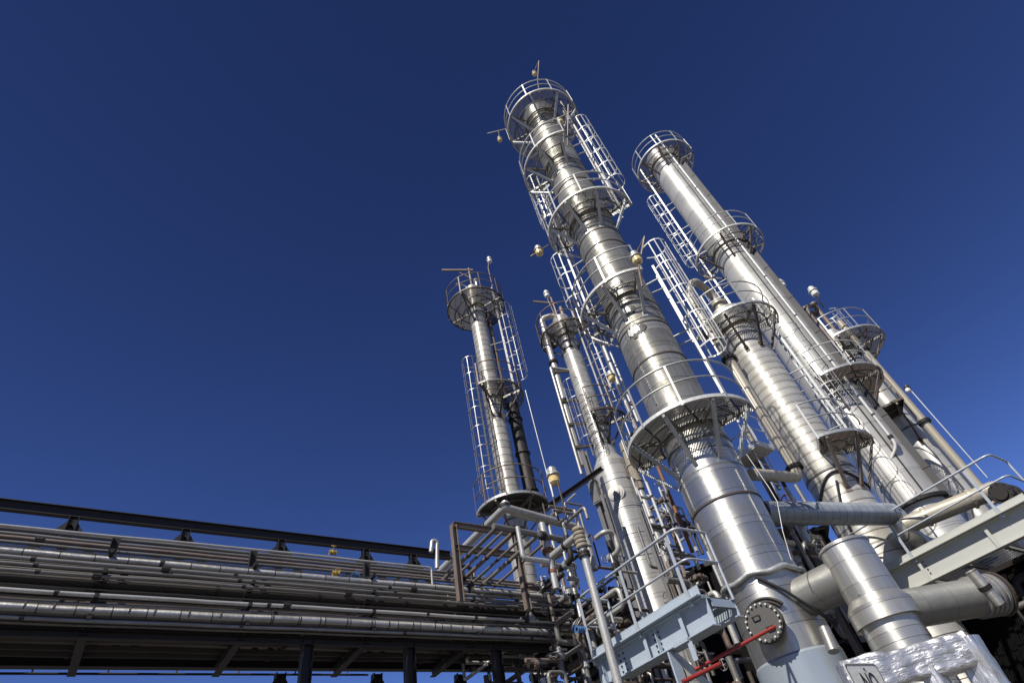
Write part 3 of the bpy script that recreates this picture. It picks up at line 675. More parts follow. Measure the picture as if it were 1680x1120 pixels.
BL = gantry('access_platform', BLp, sg(BLp, 1152, 974, 4.56), .75, 'blue_paint', 'rail_paint', 'pale blue access platform with girder and handrails left of the main column foot', (.06, sg(BLp, 1050, 1042, 4.5), sg(BLp, 1130, 985, 4.55)), .42, rails=(.06, sg(BLp, 1112, 866, 5.63)), bolts=(.6, 1.5), ends=(('near', .7), ('far', .7)))
kb = MB(); c = GU * 1.75 + RU * .1 - UZ * .47
kb.bar(c, c - UZ * .62, .03, .2, RU); kb.bar(c - UZ * .02 + RU * .02, c + RU * .75 - UZ * .62, .10, .05); kb.bar(c - UZ * .62 - RU * .1, c - UZ * .62 + RU * .8, .2, .02)
kb.obj('knee_bracket', 'blue_paint', BL)
kb = MB(); c = GU * 2.25 + RU * -.02 - UZ * .5; kb.bar(c, c - UZ * .26 , .09, .012, RU); kb.bar(c + UZ * .04, c + GU * -.3 + UZ * .04, .06, .05); kb.obj('hanger_plate', 'blue_paint', BL)
W0 = atz(1447, 942, 5.78)
WKp = V((W0.x, W0.y, 5.78)) - GU * 1.6
WK = gantry('walkway', WKp, 5.0, 4.6, 'girder_paint', 'rail_paint', 'pale grey girder walkway with pipe handrails at the right', (sg(WKp, 1505, 917, 5.78), sg(WKp, 1640, 842, 5.78)), .50, rails=(-.05, sg(WKp, 1616, 742, 6.85)), bolts=(sg(WKp, 1515, 930, 5.6),), ends=(('far', .85),))

# ------------------------------------------------------------------ pipe rack
TP, NP = 12.2, 10.25                                  # far truss plane and near pipe plane
def rp(s, z, p): return RU * s + NU * p + UZ * z
S0, S1 = -7.0, 7.6; S2 = 11.2
RK = thing('pipe_rack', rp(-1.5, 0, 11.2), 'dark steel pipe rack bridge with a trussed top chord spanning the lower left', 'pipe rack')
O_ = RK.location
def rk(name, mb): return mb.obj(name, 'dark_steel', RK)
def L_(s, z, p): return rp(s, z, p) - O_
ztop = atp(0, 827, TP).z; zlow = 5.72
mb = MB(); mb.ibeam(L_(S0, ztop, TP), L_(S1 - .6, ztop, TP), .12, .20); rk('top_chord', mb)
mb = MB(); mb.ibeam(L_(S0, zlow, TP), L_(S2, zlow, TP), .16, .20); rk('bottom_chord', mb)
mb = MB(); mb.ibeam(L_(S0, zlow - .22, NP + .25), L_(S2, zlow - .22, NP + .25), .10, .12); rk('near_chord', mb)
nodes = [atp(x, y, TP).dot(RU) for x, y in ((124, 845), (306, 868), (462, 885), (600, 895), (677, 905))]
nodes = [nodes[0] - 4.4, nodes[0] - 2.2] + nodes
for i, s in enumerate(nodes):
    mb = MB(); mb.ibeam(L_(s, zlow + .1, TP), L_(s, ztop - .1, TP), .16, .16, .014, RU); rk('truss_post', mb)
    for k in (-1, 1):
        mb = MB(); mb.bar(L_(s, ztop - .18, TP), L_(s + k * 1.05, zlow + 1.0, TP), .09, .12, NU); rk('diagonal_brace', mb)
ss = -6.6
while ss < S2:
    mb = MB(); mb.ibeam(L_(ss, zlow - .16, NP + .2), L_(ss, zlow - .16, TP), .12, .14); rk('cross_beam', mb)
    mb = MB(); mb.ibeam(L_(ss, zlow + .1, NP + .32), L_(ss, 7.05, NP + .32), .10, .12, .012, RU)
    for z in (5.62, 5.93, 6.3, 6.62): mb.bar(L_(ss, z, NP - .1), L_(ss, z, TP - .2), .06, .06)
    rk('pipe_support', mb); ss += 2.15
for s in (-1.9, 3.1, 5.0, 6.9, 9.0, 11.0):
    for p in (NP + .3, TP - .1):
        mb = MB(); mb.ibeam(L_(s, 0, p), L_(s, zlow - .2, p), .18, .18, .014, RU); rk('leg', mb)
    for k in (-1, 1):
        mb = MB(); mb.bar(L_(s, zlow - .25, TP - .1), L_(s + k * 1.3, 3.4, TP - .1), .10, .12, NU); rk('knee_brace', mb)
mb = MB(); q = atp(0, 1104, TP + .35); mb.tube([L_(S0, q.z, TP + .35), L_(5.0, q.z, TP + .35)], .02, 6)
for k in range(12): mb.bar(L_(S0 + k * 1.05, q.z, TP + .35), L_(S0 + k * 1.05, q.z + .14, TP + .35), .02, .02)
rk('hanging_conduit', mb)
def rackpipe(y0, p, r, mat, x1, label, s_end=None, clamps=0, group=None, tail=None, n=12, fl=()):
    a = atp(0, y0, p); s1 = s_end if s_end is not None else atp(x1, y0 + x1 * .045, p).dot(RU)
    pts = [rp(S0 - 1, a.z, p), rp(s1, a.z, p)]
    if tail: pts.append(pts[-1] + V(tail))
    return pipe('rack_pipe', pts, r, mat, label, group=group, clamps=clamps, n=n, rad=r * 3, flanges=fl)
RPS = [(859, 10.4, .022, 'pale_pipe', 705, 'thin bright conduit, uppermost pipe on the near side of the rack', dict(tail=-UZ * .35)),
(866, 11.4, .036, 'rack_paint', 740, 'dim grey pipe just under the thin bright conduit', {}),
(873, 11.0, .030, 'rack_paint', 880, 'dim grey pipe, second below the thin bright conduit', {}),
(880, 10.9, .036, 'rust_steel', 900, 'rusty pipe, third below the thin bright conduit', dict(fl=((0, .4), (0, .85)))),
(887, 10.7, .028, 'rack_paint', 900, 'dim grey pipe, fourth below the thin bright conduit', {}),
(894, 10.5, .016, 'grey_pipe', 900, 'hair thin bright conduit just above the pale insulated rack pipe', {}),
(903, 10.35, .060, 'rack_jacket', 935, 'pale insulated pipe with banded jacket high on the rack', dict(clamps=3, n=16)),
(912, 10.2, .032, 'grey_pipe', 915, 'pale bare pipe just below the upper insulated rack pipe', dict(clamps=6, fl=((0, .52), (0, .78)))),
(922, 10.2, .029, 'rack_paint', 925, 'grey pipe, second below the upper insulated rack pipe', dict(clamps=6)),
(933, 10.2, .029, 'rack_paint', 935, 'grey pipe just above the dark insulated rack pipe', dict(clamps=6, fl=((0, .46), (0, .69)))),
(946, 10.6, .085, 'shed_cladding', 940, 'dark thick insulated pipe in the middle of the rack', dict(clamps=10, n=16)),
(957, 10.5, .016, 'rack_paint', 960, 'hair thin tube under the dark insulated rack pipe', {}),
(966, 10.2, .032, 'pale_pipe', 985, 'pale bare pipe just below the dark insulated rack pipe', dict(clamps=6, fl=((0, .6), (0, .88)))),
(982, 10.25, .027, 'rack_paint', 1000, 'grey pipe just above the shiny banded insulated rack pipe', dict(clamps=6))]
RPS += [(917, 10.3, .012, 'rack_paint', 900, 'hair thin tube just under the pale bare pipe high on the rack', {}), (928, 10.3, .014, 'grey_pipe', 930, 'hair thin tube between the two grey pipes high on the rack', {}),
(939, 10.35, .012, 'rack_paint', 930, 'hair thin tube just above the dark insulated rack pipe', {}), (974, 10.3, .014, 'rack_paint', 980, 'hair thin tube between the lower bare pipes of the rack', {}), (1003, 10.3, .012, 'grey_pipe', 950, 'hair thin tube just under the shiny banded rack pipe', {}), (1019, 10.3, .02, 'rack_paint', 970, 'thin dim pipe under the lowest bare pipe of the rack', {})]
for y0, p, r, mt, x1, lb, kw in RPS: rackpipe(y0, p, r, mt, x1, lb, **kw)
sh = rackpipe(994, 10.2, .068, 'rack_jacket', 945, 'shiny thick banded insulated pipe low on the rack', clamps=0, n=20, tail=-UZ * 2.2)
for k in range(34):
    z = .3 + k * .42 + .05 * math.sin(k * 2.1); mb = MB(); mb.lathe([(.068, z - .010), (.074, z - .010), (.074, z + .010), (.068, z + .010)], 16, False); mb.obj('jacket_band', 'brown_steel', sh)
rackpipe(1011, 10.2, .028, 'grey_pipe', 960, 'lowest bare pipe on the near side of the rack', clamps=6)
for k, (p, z, r, mt, lb) in enumerate([(10.65, 5.80, .12, 'brown_steel', 'brown pipe lying nearest the edge inside the rack floor'), (10.98, 5.78, .10, 'dark_steel', 'shade-coloured pipe lying second from the edge inside the rack floor'),
    (11.3, 5.82, .14, 'brown_steel', 'thick brown pipe lying inside the rack floor'), (11.62, 5.76, .08, 'dark_steel', 'slim shade-coloured pipe lying deep inside the rack floor'), (11.9, 5.80, .12, 'dark_steel', 'shade-coloured pipe lying against the far side of the rack floor'),
    (11.5, 6.55, .11, 'brown_steel', 'brown pipe on the upper shelf of the rack'), (11.85, 6.5, .09, 'dark_steel', 'shade-coloured pipe on the upper shelf against the far truss'), (11.1, 6.12, .10, 'brown_steel', 'brown pipe on the middle shelf of the rack'), (11.55, 6.05, .08, 'dark_steel', 'shade-coloured pipe on the middle shelf of the rack')]):
    pipe('rack_pipe', [rp(S0 - 1, z, p), rp(S2 - .3 - .1 * k, z, p)], r, mt, lb, n=14, clamps=6)  # inner pipes coloured dark in place of the shade between the rack pipes
ct = thing('dark_filler_tray', rp(-1, 6.95, TP - .22), 'long dark tray added to black out the gaps along the far rack truss', 'cable tray')  # dark tray added so the gaps between rack pipes stay black
mb = MB(); mb.bar(RU * (S0 + 1), RU * (S1 + .6), .05, .62); mb.bar(RU * (S0 + 1) - NU * .05 - UZ * .31, RU * (S1 + .6) - NU * .05 - UZ * .31, .16, .03); mb.obj('tray', 'dark_steel', ct)
for k in range(3): MB().tube([RU * (S0 + 1) - NU * .055 + UZ * (-.2 + .17 * k), RU * (S1 + .6) - NU * .055 + UZ * (-.2 + .17 * k)], .03, 7).obj('cable', 'black_rubber', ct)
def handwheel(mb, c, ax, r):
    ax = V(ax).normalized(); X = ax.cross(UZ)
    if X.length < .01: X = V((1, 0, 0))
    X.normalize(); Y = ax.cross(X); c = V(c)
    mb.tube([c + (X * cos(k * pi / 8) + Y * sin(k * pi / 8)) * r for k in range(16)], r * .11, 6, closed=True)
    for k in range(4): mb.tube([c, c + (X * cos(k * pi / 2) + Y * sin(k * pi / 2)) * r], r * .08, 5)
    return mb
def valve(name, p, ax, r, mat, label, group=None, wheel='grey_pipe', side=None):
    o = thing(name, p, label, 'valve', group); ax = V(ax).normalized(); side = V(side or UZ).normalized()
    mb = MB(); mb.lathe([(r * .9, -2.2 * r), (r * 1.7, -2.2 * r), (r * 1.7, -1.8 * r), (r * .9, -1.8 * r), (r * 1.5, -.6 * r), (r * 1.5, .6 * r), (r * .9, 1.8 * r), (r * 1.7, 1.8 * r), (r * 1.7, 2.2 * r), (r * .9, 2.2 * r)], 16, False, (0, 0, 0), ax)
    mb.tube([V((0, 0, 0)), side * r * 2.2], r * .8, 10); mb.obj('valve_body', mat, o)
    st = MB(); st.tube([side * r * 2.0, side * r * 4.4], r * .2, 6); st.obj('stem', 'galvanised', o)
    handwheel(MB(), side * r * 4.2, side, r * 1.7).obj('handwheel', wheel, o); return o
valve('pipe_valve', atp(546, 906, 10.7), RU, .03, 'yellow_paint', 'bright yellow valve on the upper rack pipes', side=UZ * .9 - NU * .3, wheel='yellow_paint')
valve('pipe_valve', atp(551, 940, 10.4), RU, .028, 'yellow_paint', 'small yellow valve lower down between the rack pipes', side=-NU, wheel='yellow_paint')
valve('pipe_valve', atp(583, 943, 10.5), RU, .028, 'blue_valve', 'small blue valve beside the small yellow valve', side=-NU, wheel='blue_valve')
valve('pipe_valve', at(952, 1032, 10.5), RU, .036, 'blue_valve', 'blue valve at the rack end behind the silver drop pipe', side=UZ * .5 + NU, wheel='blue_valve')
rb = [atp(717, 932, 10.3), atp(717, 888, 10.3), atp(709, 886, 10.3), atp(707, 905, 10.3)]
pipe('bent_pipe', [rp(V(p).dot(RU), p.z, 10.3) for p in rb], .045, 'pale_pipe', 'short pale hooked pipe rising above the rack near its right end', rad=.08)

# ------------------------------------------------------------------ portal frame and cross pipes at the rack end
PF = thing('portal_frame', atp(752, 945, 9.8), 'rust grey square steel portal frame standing on the rack end', 'steel frame')
o = PF.location
def pl(x, y, p=9.8): return atp(x, y, p) - o
pa, pb = pl(752, 945), pl(860, 960); pat, pbt = pl(748, 861), pl(846, 868)
pat.x, pat.y = pa.x, pa.y; pbt.x, pbt.y = pb.x, pb.y; pbt.z = pat.z
mb = MB(); mb.ibeam(pa - UZ * .5, pat, .12, .12, .012, RU); mb.obj('post', 'rust_steel', PF)
mb = MB(); mb.ibeam(pb - UZ * .5, pbt, .12, .12, .012, RU); mb.obj('post', 'rust_steel', PF)
mb = MB(); mb.ibeam(pat, pbt, .1, .12, .012); mb.obj('top_beam', 'rust_steel', PF)
zc = pl(755, 899).z; mb = MB(); mb.ibeam(V((pa.x, pa.y, zc)), V((pb.x, pb.y, zc)), .1, .12, .012); mb.obj('cross_beam', 'rust_steel', PF)
k0 = at(828, 833, 12.4); k1 = atz(722, 937, k0.z); k2 = atz(957, 868, k0.z)
kk = (k2 - k0)
pipe('cross_pipe', [k1, k0, k0 + UZ * .15 + kk * .02], .10, 'pale_pipe', 'outermost fat galvanised pipe sloping up past the portal frame', rad=.25, clamps=2)
pipe('cross_pipe', [k0 + UZ * .12, k0 + kk * .0, k2, V((k2.x, k2.y, k2.z - 1.1))], .105, 'pale_pipe', 'galvanised pipe with elbows running right above the portal frame and dropping', rad=.3, clamps=1)
m0 = at(835, 838, 13.6); m1 = atz(888, 851, m0.z)
pipe('cross_pipe', [m0, m1], .12, 'grey_pipe', 'short fat grey pipe behind the elbow above the portal frame')
ends = []
for i, a in enumerate([(740, 938), (754, 940), (770, 941), (788, 944), (806, 946), (826, 949)]):
    s = atz(*a, 6.95 + .05 * (i % 2)); e = s - GU * .4; L = 1.95 + .4
    ends.append(e + GU * L)
    pipe('cross_pipe', [e, e + GU * L], .03 if i % 2 else .042, ('rack_paint', 'grey_pipe', 'rust_steel')[i % 3], 'slim pipe in the rank of parallel pipes crossing under the portal frame', group='parallel cross pipes by the portal frame', clamps=1)
pipe('manifold_pipe', [ends[0] - (ends[-1] - ends[0]).normalized() * .1, ends[-1] + (ends[-1] - ends[0]).normalized() * .3], .06, 'rack_paint', 'grey manifold pipe collecting the rank of slim cross pipes', flanges=((0, .3), (0, .7)))
s_ = at(849, 864, 9.9); s2 = at(861, 915, 9.9); s2 = V((s_.x, s_.y, s2.z)); 
pipe('standing_pipe', [s_, s2, s2 + RU * .55], .045, 'pale_pipe', 'silver pipe strapped to the right post of the portal frame', rad=.08)
s_ = at(889, 858, 11.4); pipe('standing_pipe', [s_, V((s_.x, s_.y, at(915, 965, 11.4).z))], .075, 'pale_pipe', 'rust streaked silver standpipe right of the portal frame', flanges=((0, .45),), clamps=2, cmat='orange_rust')
s_ = at(947, 866, 10.3); s2 = V((s_.x, s_.y, 2.2))
dp = pipe('drop_pipe', [s_, s2], .072, 'pale_pipe', 'long silver drop pipe passing in front of the blue platform', flanges=((0, .12),), n=16)
cl = MB()
for z in (.0, .09, .17, .25, .33): cl.lathe([(.10, z), (.112, z + .02), (.112, z + .05), (.10, z + .07)], 16)
cl.obj('ribbed_collar', 'tan_wrap', dp)
s2 = atz(906, 912, s_.z - .12); pipe('cross_pipe', [V((s_.x, s_.y, s_.z - .12)), s2], .07, 'pale_pipe', 'silver branch pipe running back from the head of the drop pipe', clamps=1)
s_ = at(943, 1033, 10.0)
# ------------------------------------------------------------------ amber lamps
LAMPG = 'well-glass lamps on the columns'
def lamp(px, py, d, label, pole=None, sc=1.0, tilt=(0, 0, -1), body='lamp_body', polem='rust_steel', glass='amber_glass'):
    glass = 'white_glass' if label.startswith(('white', 'tiny')) else glass
    p = at(px, py, d); o = thing('bulkhead_lamp', p, label, 'lamp', LAMPG)
    t = V(tilt).normalized(); R = .15 * sc
    g_ = MB(); g_.lathe([(.001, R * 1.5), (R * .55, R * 1.42), (R * .85, R * 1.05), (R * .9, 0)], 16, True, (0, 0, 0), t); g_.obj('lamp_glass', glass, o)
    h = MB(); h.lathe([(R * .9, .0), (R * 1.12, -.02 * sc), (R * 1.12, -R * .35), (R * .8, -R * .8), (R * .75, -R * 1.5), (.001, -R * 1.6)], 16, False, (0, 0, 0), t); h.obj('lamp_housing', body, o)
    if pole:
        q = [V((0, 0, 0)) - t * R * 1.5] + [at(x, y, dd) - p for x, y, dd in pole]
        MB().tube(q, .026 * sc, 7).obj('pole', polem, o)
    return o
lamp(877, 121, 12.2, 'amber lamp on the topmost pole of the tallest column', ((884, 100, 12.2), (882, 132, 12.0), (885, 152, 11.9)), .85)
lamp(820, 229, 12.0, 'small pale lamp on an outrigger left of the tallest column top', ((818, 215, 12.0), (800, 219, 12.0), (829, 212, 11.8)), .75)
lamp(919, 199, 11.0, 'amber lamp at the right end of the second platform down on the tallest column', ((926, 215, 11.0), (930, 190, 11.0), (932, 172, 11.0), (931, 240, 11.0)), .85)
lamp(884, 412, 11.6, 'amber lamp on an outrigger left of the third platform down on the tallest column', ((882, 403, 11.6), (869, 421, 11.6), (900, 402, 11.8)), .95)
lamp(1044, 424, 10.6, 'large amber lamp at the right end of the fourth platform down on the tallest column', ((1046, 412, 10.6), (1057, 388, 10.6), (1048, 440, 10.6), (1054, 470, 10.6)), 1.0)
lamp(908, 782, 15.0, 'pale amber lamp hanging free from a thin mast right of the slim left column', ((903, 770, 15.0), (898, 770, 15.0), (908, 815, 15.0)), 1.25, polem='galvanised')
lamp(1003, 618, 14.8, 'small amber lamp between the stepped column and the main column', ((1001, 610, 14.8), (990, 622, 14.9), (1004, 640, 14.8)), .9)
lamp(803, 427, 17.4, 'white lamp on a rusty pole above the left slim column', ((801, 440, 17.4), (808, 470, 17.2)), .9, (0, 0, -1), 'white_steel')
lamp(897, 483, 17.0, 'white lamp on a pole above the stepped column', ((899, 492, 17.0), (912, 520, 17.0)), .9, (0, 0, -1), 'white_steel')
lamp(1335, 479, 22.6, 'white lamp on a pole above the far right column', ((1340, 488, 22.6), (1352, 505, 23.0)), 1.2, (0, 0, -1), 'white_steel')
lamp(1398, 468, 19.6, 'tiny lamp poking out beside the tall smooth column', ((1290, 470, 19.9),), .8, (0, 0, -1), 'white_steel') if False else lamp(1282, 466, 20.6, 'tiny pale lamp poking out behind the right edge of the tall smooth column', ((1284, 474, 20.6), (1300, 494, 20.7)), 1.0, (0, 0, -1), 'white_steel')
lamp(1489, 638, 20.0, 'white lamp at the head of a thin white mast on the far right', ((1496, 642, 20.0), (1620, 783, 20.0)), .6, (-.3, 0, -1), 'black_rubber', 'white_steel')
ms = at(898, 770, 15.0); m1 = at(862, 640, 15.0); ms2 = MB(); b = at(908, 818, 15.0)
ms2.tube([m1 - b, V((0, 0, 0))], .018, 6); tag(ms2.obj('mast_wire', 'galvanised', None, b), 'thin mast rising from the free hanging lamp beside the slim left column', 'mast', kind='thing')

# ------------------------------------------------------------------ foil-wrapped frame and sign at the lower right
FO = thing('foil_wrapped_frame', at(1390, 1100, 6.0), 'crumpled silver foil wrapped around a pipe frame at the lower right', 'foil lagging')
o = FO.location
def crumple(mb, p, q, w_, h_, up, k=46, amp=.026):
    p, q, up = V(p), V(q), V(up); d = (q - p); L = d.length; d /= L; a = d.cross(up).normalized(); b_ = a.cross(d)
    n_ = 32; vs = []
    for i in range(k + 1):
        c = p + d * L * i / k; 
        for j in range(n_):
            t = 2 * pi * j / n_; e = 7.
            x = math.copysign(abs(cos(t)) ** (2 / e), cos(t)) * w_ / 2; y = math.copysign(abs(sin(t)) ** (2 / e), sin(t)) * h_ / 2
            v = c + a * x + b_ * y; s = noise.noise(v * 3.4) * .8 + abs(noise.noise(v * 6.1)) * .9 + noise.noise(v * 15) * .12
            v += (a * x / w_ + b_ * y / h_) * 2 * amp * s; vs.append(v)
    fs = [(i * n_ + j, i * n_ + (j + 1) % n_, (i + 1) * n_ + (j + 1) % n_, (i + 1) * n_ + j) for i in range(k) for j in range(n_)]
    mb.add(vs, fs, True); mb.add(vs[:n_], [tuple(range(n_))]); mb.add(vs[-n_:], [tuple(range(n_))[::-1]])
    return mb
f0 = at(1386, 1114, 6.0); f1 = at(1590, 1066, 6.35)
crumple(MB(), f0 - o, f1 - o, .17, .235, UZ, 70).obj('foil_rail', 'foil', FO)
dwn = at(1610, 1092, 6.3) - o; dw2 = V((dwn.x, dwn.y, dwn.z - 1.2)); crumple(MB(), f1 - o + UZ * .08, V((f1.x, f1.y, f1.z - 1.3)) - o, .19, .17, RU, 30, .022).obj('foil_leg', 'foil', FO)
mdl = at(1522, 1095, 6.2) - o; crumple(MB(), mdl, mdl - UZ * 1.0, .14, .14, RU, 24, .015).obj('foil_leg', 'foil', FO)
S1_ = at(1381, 1087, 5.5); S2_ = atz(1434, 1087, S1_.z); sx = (S2_ - S1_).normalized(); nrm = sx.cross(UZ); SW = (S2_ - S1_).length; SH = SW * 1.35
SG = (S1_ + S2_) / 2 - UZ * SH / 2; sgn = thing('safety_sign', SG, 'white notice board with a black border reading NO at the bottom edge', 'sign')
def rrect(w_, h_, r, k=5): return [(cx * (w_ / 2 - r) + r * cos(t), cy * (h_ / 2 - r) + r * sin(t)) for cx, cy, t0 in ((1, 1, 0), (-1, 1, pi / 2), (-1, -1, pi), (1, -1, 3 * pi / 2)) for t in [t0 + pi / 2 * i / k for i in range(k + 1)]]
def plate(mb, pts, z0, z1):
    n_ = len(pts); vs = [sx * x + UZ * y + nrm * z for z in (z0, z1) for x, y in pts]
    mb.add(vs, [tuple(range(n_, 2 * n_)), tuple(range(n_))[::-1]] + [(i, (i + 1) % n_, n_ + (i + 1) % n_, n_ + i) for i in range(n_)]); return mb
plate(MB(), rrect(SW, SH, .03), 0, .006).obj('sign_board', 'sign_white', sgn)
bdm = MB(); A_, B_ = rrect(SW - .02, SH - .02, .025), rrect(SW - .034, SH - .034, .02); n_ = len(A_)
vs = [sx * x + UZ * y + nrm * .0085 for x, y in A_ + B_]; bdm.add(vs, [(i, (i + 1) % n_, n_ + (i + 1) % n_, n_ + i) for i in range(n_)]); bdm.obj('border', 'black_rubber', sgn)
tcv = bpy.data.curves.new('lettering', 'FONT'); tcv.body = 'NO'; tcv.size = SW * .44; tcv.align_x = 'CENTER'; tcv.extrude = .001; tcv.offset = .002; tcv.materials.append(MATS['black_rubber'])
tmp = bpy.data.objects.new('lettering_curve', tcv); COL.objects.link(tmp); bpy.context.view_layer.update()
tme = bpy.data.meshes.new_from_object(tmp.evaluated_get(bpy.context.evaluated_depsgraph_get())); bpy.data.objects.remove(tmp)
to = bpy.data.objects.new('lettering', tme); COL.objects.link(to); to.parent = sgn
to.matrix_local = Matrix(((sx.x, 0, nrm.x, 0), (sx.y, 0, nrm.y, 0), (0, 1, 0, 0), (0, 0, 0, 1))) ; to.location = UZ * (SH / 2 - SW * .47) + nrm * .009 + sx * SW * .04; to.scale = (.66, 1, 1)
bt = MB(); bt.lathe([(.001, .014), (.008, .012), (.008, .006)], 8, False, UZ * (SH / 2 - SW * .105) + sx * SW * .04, nrm); bt.obj('fixing_bolt', 'dark_steel', sgn)

# ------------------------------------------------------------------ plant behind: sheds coloured near-black for shade, structure under the walkway, tangle of small pipework
sh = thing('shade_backdrop_shed', azd(10) * 20.5, 'near-black clad building block standing in for shade behind the column feet', 'building')
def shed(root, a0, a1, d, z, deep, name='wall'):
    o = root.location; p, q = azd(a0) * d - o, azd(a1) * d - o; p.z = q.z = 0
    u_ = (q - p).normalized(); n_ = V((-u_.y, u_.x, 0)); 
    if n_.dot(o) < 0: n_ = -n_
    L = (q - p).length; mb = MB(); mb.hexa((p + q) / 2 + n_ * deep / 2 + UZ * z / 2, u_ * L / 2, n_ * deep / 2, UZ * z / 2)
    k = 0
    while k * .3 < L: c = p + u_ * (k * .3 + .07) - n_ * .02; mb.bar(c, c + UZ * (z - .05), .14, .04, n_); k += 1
    mb.obj(name, 'shade_black_cladding', root)
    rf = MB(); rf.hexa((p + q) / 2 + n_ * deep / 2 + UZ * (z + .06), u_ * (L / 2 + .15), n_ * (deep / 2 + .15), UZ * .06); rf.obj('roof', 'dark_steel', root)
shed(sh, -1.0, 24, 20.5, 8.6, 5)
sh2 = thing('shade_backdrop_shed', azd(40) * 27, 'near-black clad building block standing in for shade under and beyond the right walkway', 'building')  # dark solid put in for the shade under the walkway
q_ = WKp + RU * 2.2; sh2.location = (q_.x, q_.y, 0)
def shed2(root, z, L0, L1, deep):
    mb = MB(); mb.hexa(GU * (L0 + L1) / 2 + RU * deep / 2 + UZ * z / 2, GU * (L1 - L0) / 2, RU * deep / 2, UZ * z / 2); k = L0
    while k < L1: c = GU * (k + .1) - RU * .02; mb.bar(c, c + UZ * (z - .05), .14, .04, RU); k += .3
    mb.obj('wall', 'shade_black_cladding', root)
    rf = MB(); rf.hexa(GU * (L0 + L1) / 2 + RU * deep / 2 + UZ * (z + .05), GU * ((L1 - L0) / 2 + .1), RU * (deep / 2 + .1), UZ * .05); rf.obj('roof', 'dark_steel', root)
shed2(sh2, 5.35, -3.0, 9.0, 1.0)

# ------------------------------------------------------------------ dark uprights beside the slim and stepped columns
def vthing(name, az, d, z0, z1, r, mat, label, **k): return pipe(name, vert(az, d, z1, z0), r, mat, label, **k)
vthing('standing_pipe', -1.85, 18.5, 11.4, 16.3, .25, 'dark_steel', 'dark brown vertical duct on the shaded right side of the slim left column', clamps=3)
vthing('standing_pipe', -2.55, 18.2, 16.4, 21.9, .09, 'rust_steel', 'rusty vertical pipe right of the slim left column between its upper platforms', clamps=3)
db = MB(); p, q = at(889, 838, 15.5), at(988, 768, 16.3); db.ibeam(V((0, 0, 0)), q - p, .12, .14); tag(db.obj('brace_beam', 'dark_steel', None, p), 'black diagonal beam reaching up to the stepped column drum', 'beam', kind='thing')
for k, (az, d, z0, z1, sz, lb) in enumerate([(5.1, 16.4, 4.5, 12.0, .16, 'grey steel post left of the wide drum'), (5.75, 16.2, 4.0, 10.2, .12, 'thinner grey steel post hard against the wide drum'), (9.0, 13.6, 4.0, 8.2, .1, 'slim steel post behind the right end of the blue platform'), (22.3, 15.5, 4.5, 7.6, .1, 'slim steel post behind the right flank of the main column')]):
    pb_ = MB(); pb_.ibeam((0, 0, z0), (0, 0, z1), sz, sz, .014, RU); tag(pb_.obj('steel_post', 'grey_pipe', None, azd(az) * d), lb, 'post', kind='thing')
jb = at(977, 808, 16.3); mbj = MB(); mbj.box((0, 0, 0), .3, .16, .75, R_(-40)); mbj.box(-NU * 0 + V((0, 0, .0)), .24, .19, .66, R_(-40)); tag(mbj.obj('junction_box', 'dull_jacket', None, jb), 'grey electrical box on the post left of the wide drum', 'box', kind='thing')

# ------------------------------------------------------------------ tangles of small process pipework
def tangle(a0, a1, d0, d1, z0, z1, n_, group, label, seed, mats=('pale_pipe', 'grey_pipe', 'rust_steel', 'dark_steel', 'pipe_jacket', 'brown_steel'), rmin=.025, rmax=.075, vert_w=.4):
    rnd = random.Random(seed); axes = (RU, GU, UZ)
    for i in range(n_):
        p = azd(rnd.uniform(a0, a1)) * rnd.uniform(d0, d1) + UZ * rnd.uniform(z0, z1); pts = [p]; last = None
        for k in range(rnd.randint(1, 4)):
            ax = 2 if rnd.random() < vert_w else rnd.choice((0, 1))
            if ax == last: ax = (ax + 1) % 3
            last = ax; st = axes[ax] * rnd.choice((-1, 1)) * rnd.uniform(.25, 1.25 if ax == 2 else .9); q = pts[-1] + st
            q.z = min(max(q.z, z0 - .2), z1 + .4)
            ok = a0 - .8 < math.degrees(math.atan2(q.x, q.y)) < a1 + .8 and d0 - .4 < math.hypot(q.x, q.y) < d1 + .8
            if (q - pts[-1]).length > .15 and ok: pts.append(q)
        if len(pts) < 2: pts.append(p + UZ * rnd.uniform(.4, 1.0))
        r = rnd.uniform(rmin, rmax); mt = rnd.choice(mats)
        o = pipe('process_pipe', pts, r, mt, label, group=group, rad=r * 2.5, flanges=((0, rnd.uniform(.2, .8)),) if rnd.random() < .6 else (), n=9, cmat=rnd.choice(('galvanised', 'dark_steel', 'rust_steel')))
        if rnd.random() < .35:
            v_ = MB(); handwheel(v_, (0, 0, 0), axes[rnd.randint(0, 2)], rnd.uniform(.09, .16)); hw = v_.obj('handwheel', rnd.choice(('galvanised', 'grey_pipe', 'dark_steel', 'blue_valve', 'red_paint') if i % 3 == 0 else ('galvanised', 'grey_pipe')), o); hw.location = (r * 3, 0, (pts[1] - pts[0]).length * .5)
tangle(-2.5, 6.0, 12.4, 15.5, 4.6, 7.1, 64, 'process piping at the rack end', 'small process pipe in the tangle between the rack end and the wide drum', 3)
tangle(8.8, 13.0, 13.2, 16.5, 4.6, 8.6, 44, 'process piping behind the blue platform', 'small process pipe in the tangle between the wide drum and the main column', 5, ('pale_pipe', 'grey_pipe', 'rust_steel', 'rack_paint', 'pipe_jacket', 'brown_steel'))
tangle(20.6, 23.2, 14.0, 17.0, 5.0, 7.4, 36, 'process piping right of the main column', 'small process pipe in the tangle right of the main column under the blue grey pipe', 8)
tangle(1.5, 13.0, 12.2, 15.0, 1.8, 4.3, 46, 'process piping under the blue platform', 'small process pipe in the shadows under the blue platform', 11, ('rack_paint', 'brown_steel', 'dark_steel', 'dark_steel', 'brown_steel'))  # dark materials put the shade under the platform into the pipes' colour
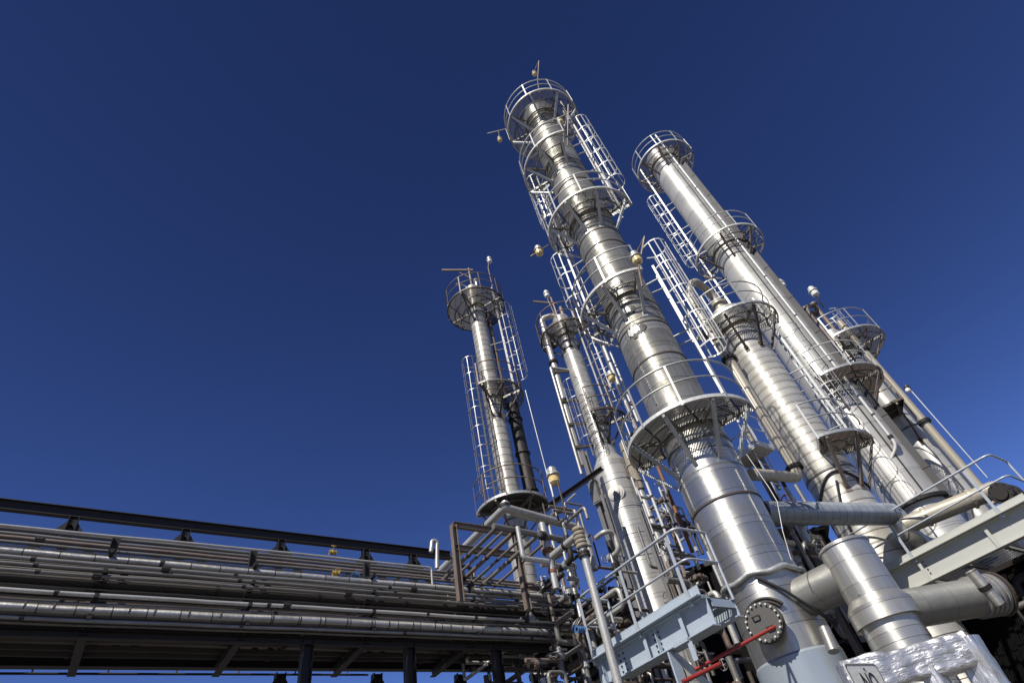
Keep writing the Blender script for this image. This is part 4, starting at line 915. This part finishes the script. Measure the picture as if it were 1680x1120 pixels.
tangle(-12, -1.0, 12.5, 14.5, 5.3, 7.2, 36, 'process piping over the rack deck', 'small process pipe crossing over the rack deck near its right end', 14, ('grey_pipe', 'rust_steel', 'dark_steel', 'pale_pipe'), .02, .05, .25)
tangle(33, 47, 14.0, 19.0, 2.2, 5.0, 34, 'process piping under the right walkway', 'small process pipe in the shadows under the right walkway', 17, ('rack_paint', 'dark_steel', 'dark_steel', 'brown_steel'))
tangle(-1.8, 3.2, 13.0, 15.5, 6.8, 9.0, 26, 'process piping above the rack end', 'small process pipe rising above the rack end beside the slim left column', 23, ('pale_pipe', 'grey_pipe', 'rust_steel', 'brown_steel'), .02, .05, .6)
tangle(9.6, 13.2, 14.0, 16.0, 8.0, 11.2, 18, 'tall piping beside the wide drum', 'upright process pipe high between the wide drum and the main column', 29, ('pale_pipe', 'grey_pipe', 'rust_steel', 'white_steel'), .02, .045, .8)

# small landing with a caged rung ladder behind the main column, and a rusty platform low on the far column
lo = at(1236, 748, 15.2); LN = thing('ladder_landing', lo, 'small white landing with rungs seen right of the main column above the beige elbow', 'landing')
mb = MB(); mb.hexa((0, 0, 0), GU * .45, RU * .35, UZ * .03); mb.obj('floor', 'white_steel', LN)
mb = MB()
for a, b in ((-GU * .45 - RU * .35, GU * .45 - RU * .35), (GU * .45 - RU * .35, GU * .45 + RU * .35)): mb.bar(a + UZ * .08, b + UZ * .08, .012, .12)
mb.obj('kick_plate', 'white_steel', LN)
mb = MB()
for c in (-GU * .45 - RU * .36, GU * .46 - RU * .36, GU * .46 + RU * .36): mb.bar(c, c + UZ * 1.05, .045, .045)
for h in (.55, 1.05): mb.tube([-GU * .45 - RU * .36 + UZ * h, GU * .46 - RU * .36 + UZ * h, GU * .46 + RU * .36 + UZ * h], .02, 7)
mb.obj('guardrail', 'white_steel', LN)
mb = MB()
for k in (-1, 1): mb.bar(RU * .25 * k + GU * .2 - UZ * 2.6, RU * .25 * k + GU * .2 + UZ * .9, .05, .015)
for k in range(11): mb.tube([RU * -.25 + GU * .2 + UZ * (-2.5 + .3 * k), RU * .25 + GU * .2 + UZ * (-2.5 + .3 * k)], .012, 6)
mb.obj('ladder', 'white_steel', LN)
mb = MB(); mb.ibeam(GU * -.2 + RU * .3 - UZ * 6.5, GU * -.2 + RU * .3 - UZ * .03, .14, .14, .012, RU); mb.obj('post', 'rust_steel', LN)
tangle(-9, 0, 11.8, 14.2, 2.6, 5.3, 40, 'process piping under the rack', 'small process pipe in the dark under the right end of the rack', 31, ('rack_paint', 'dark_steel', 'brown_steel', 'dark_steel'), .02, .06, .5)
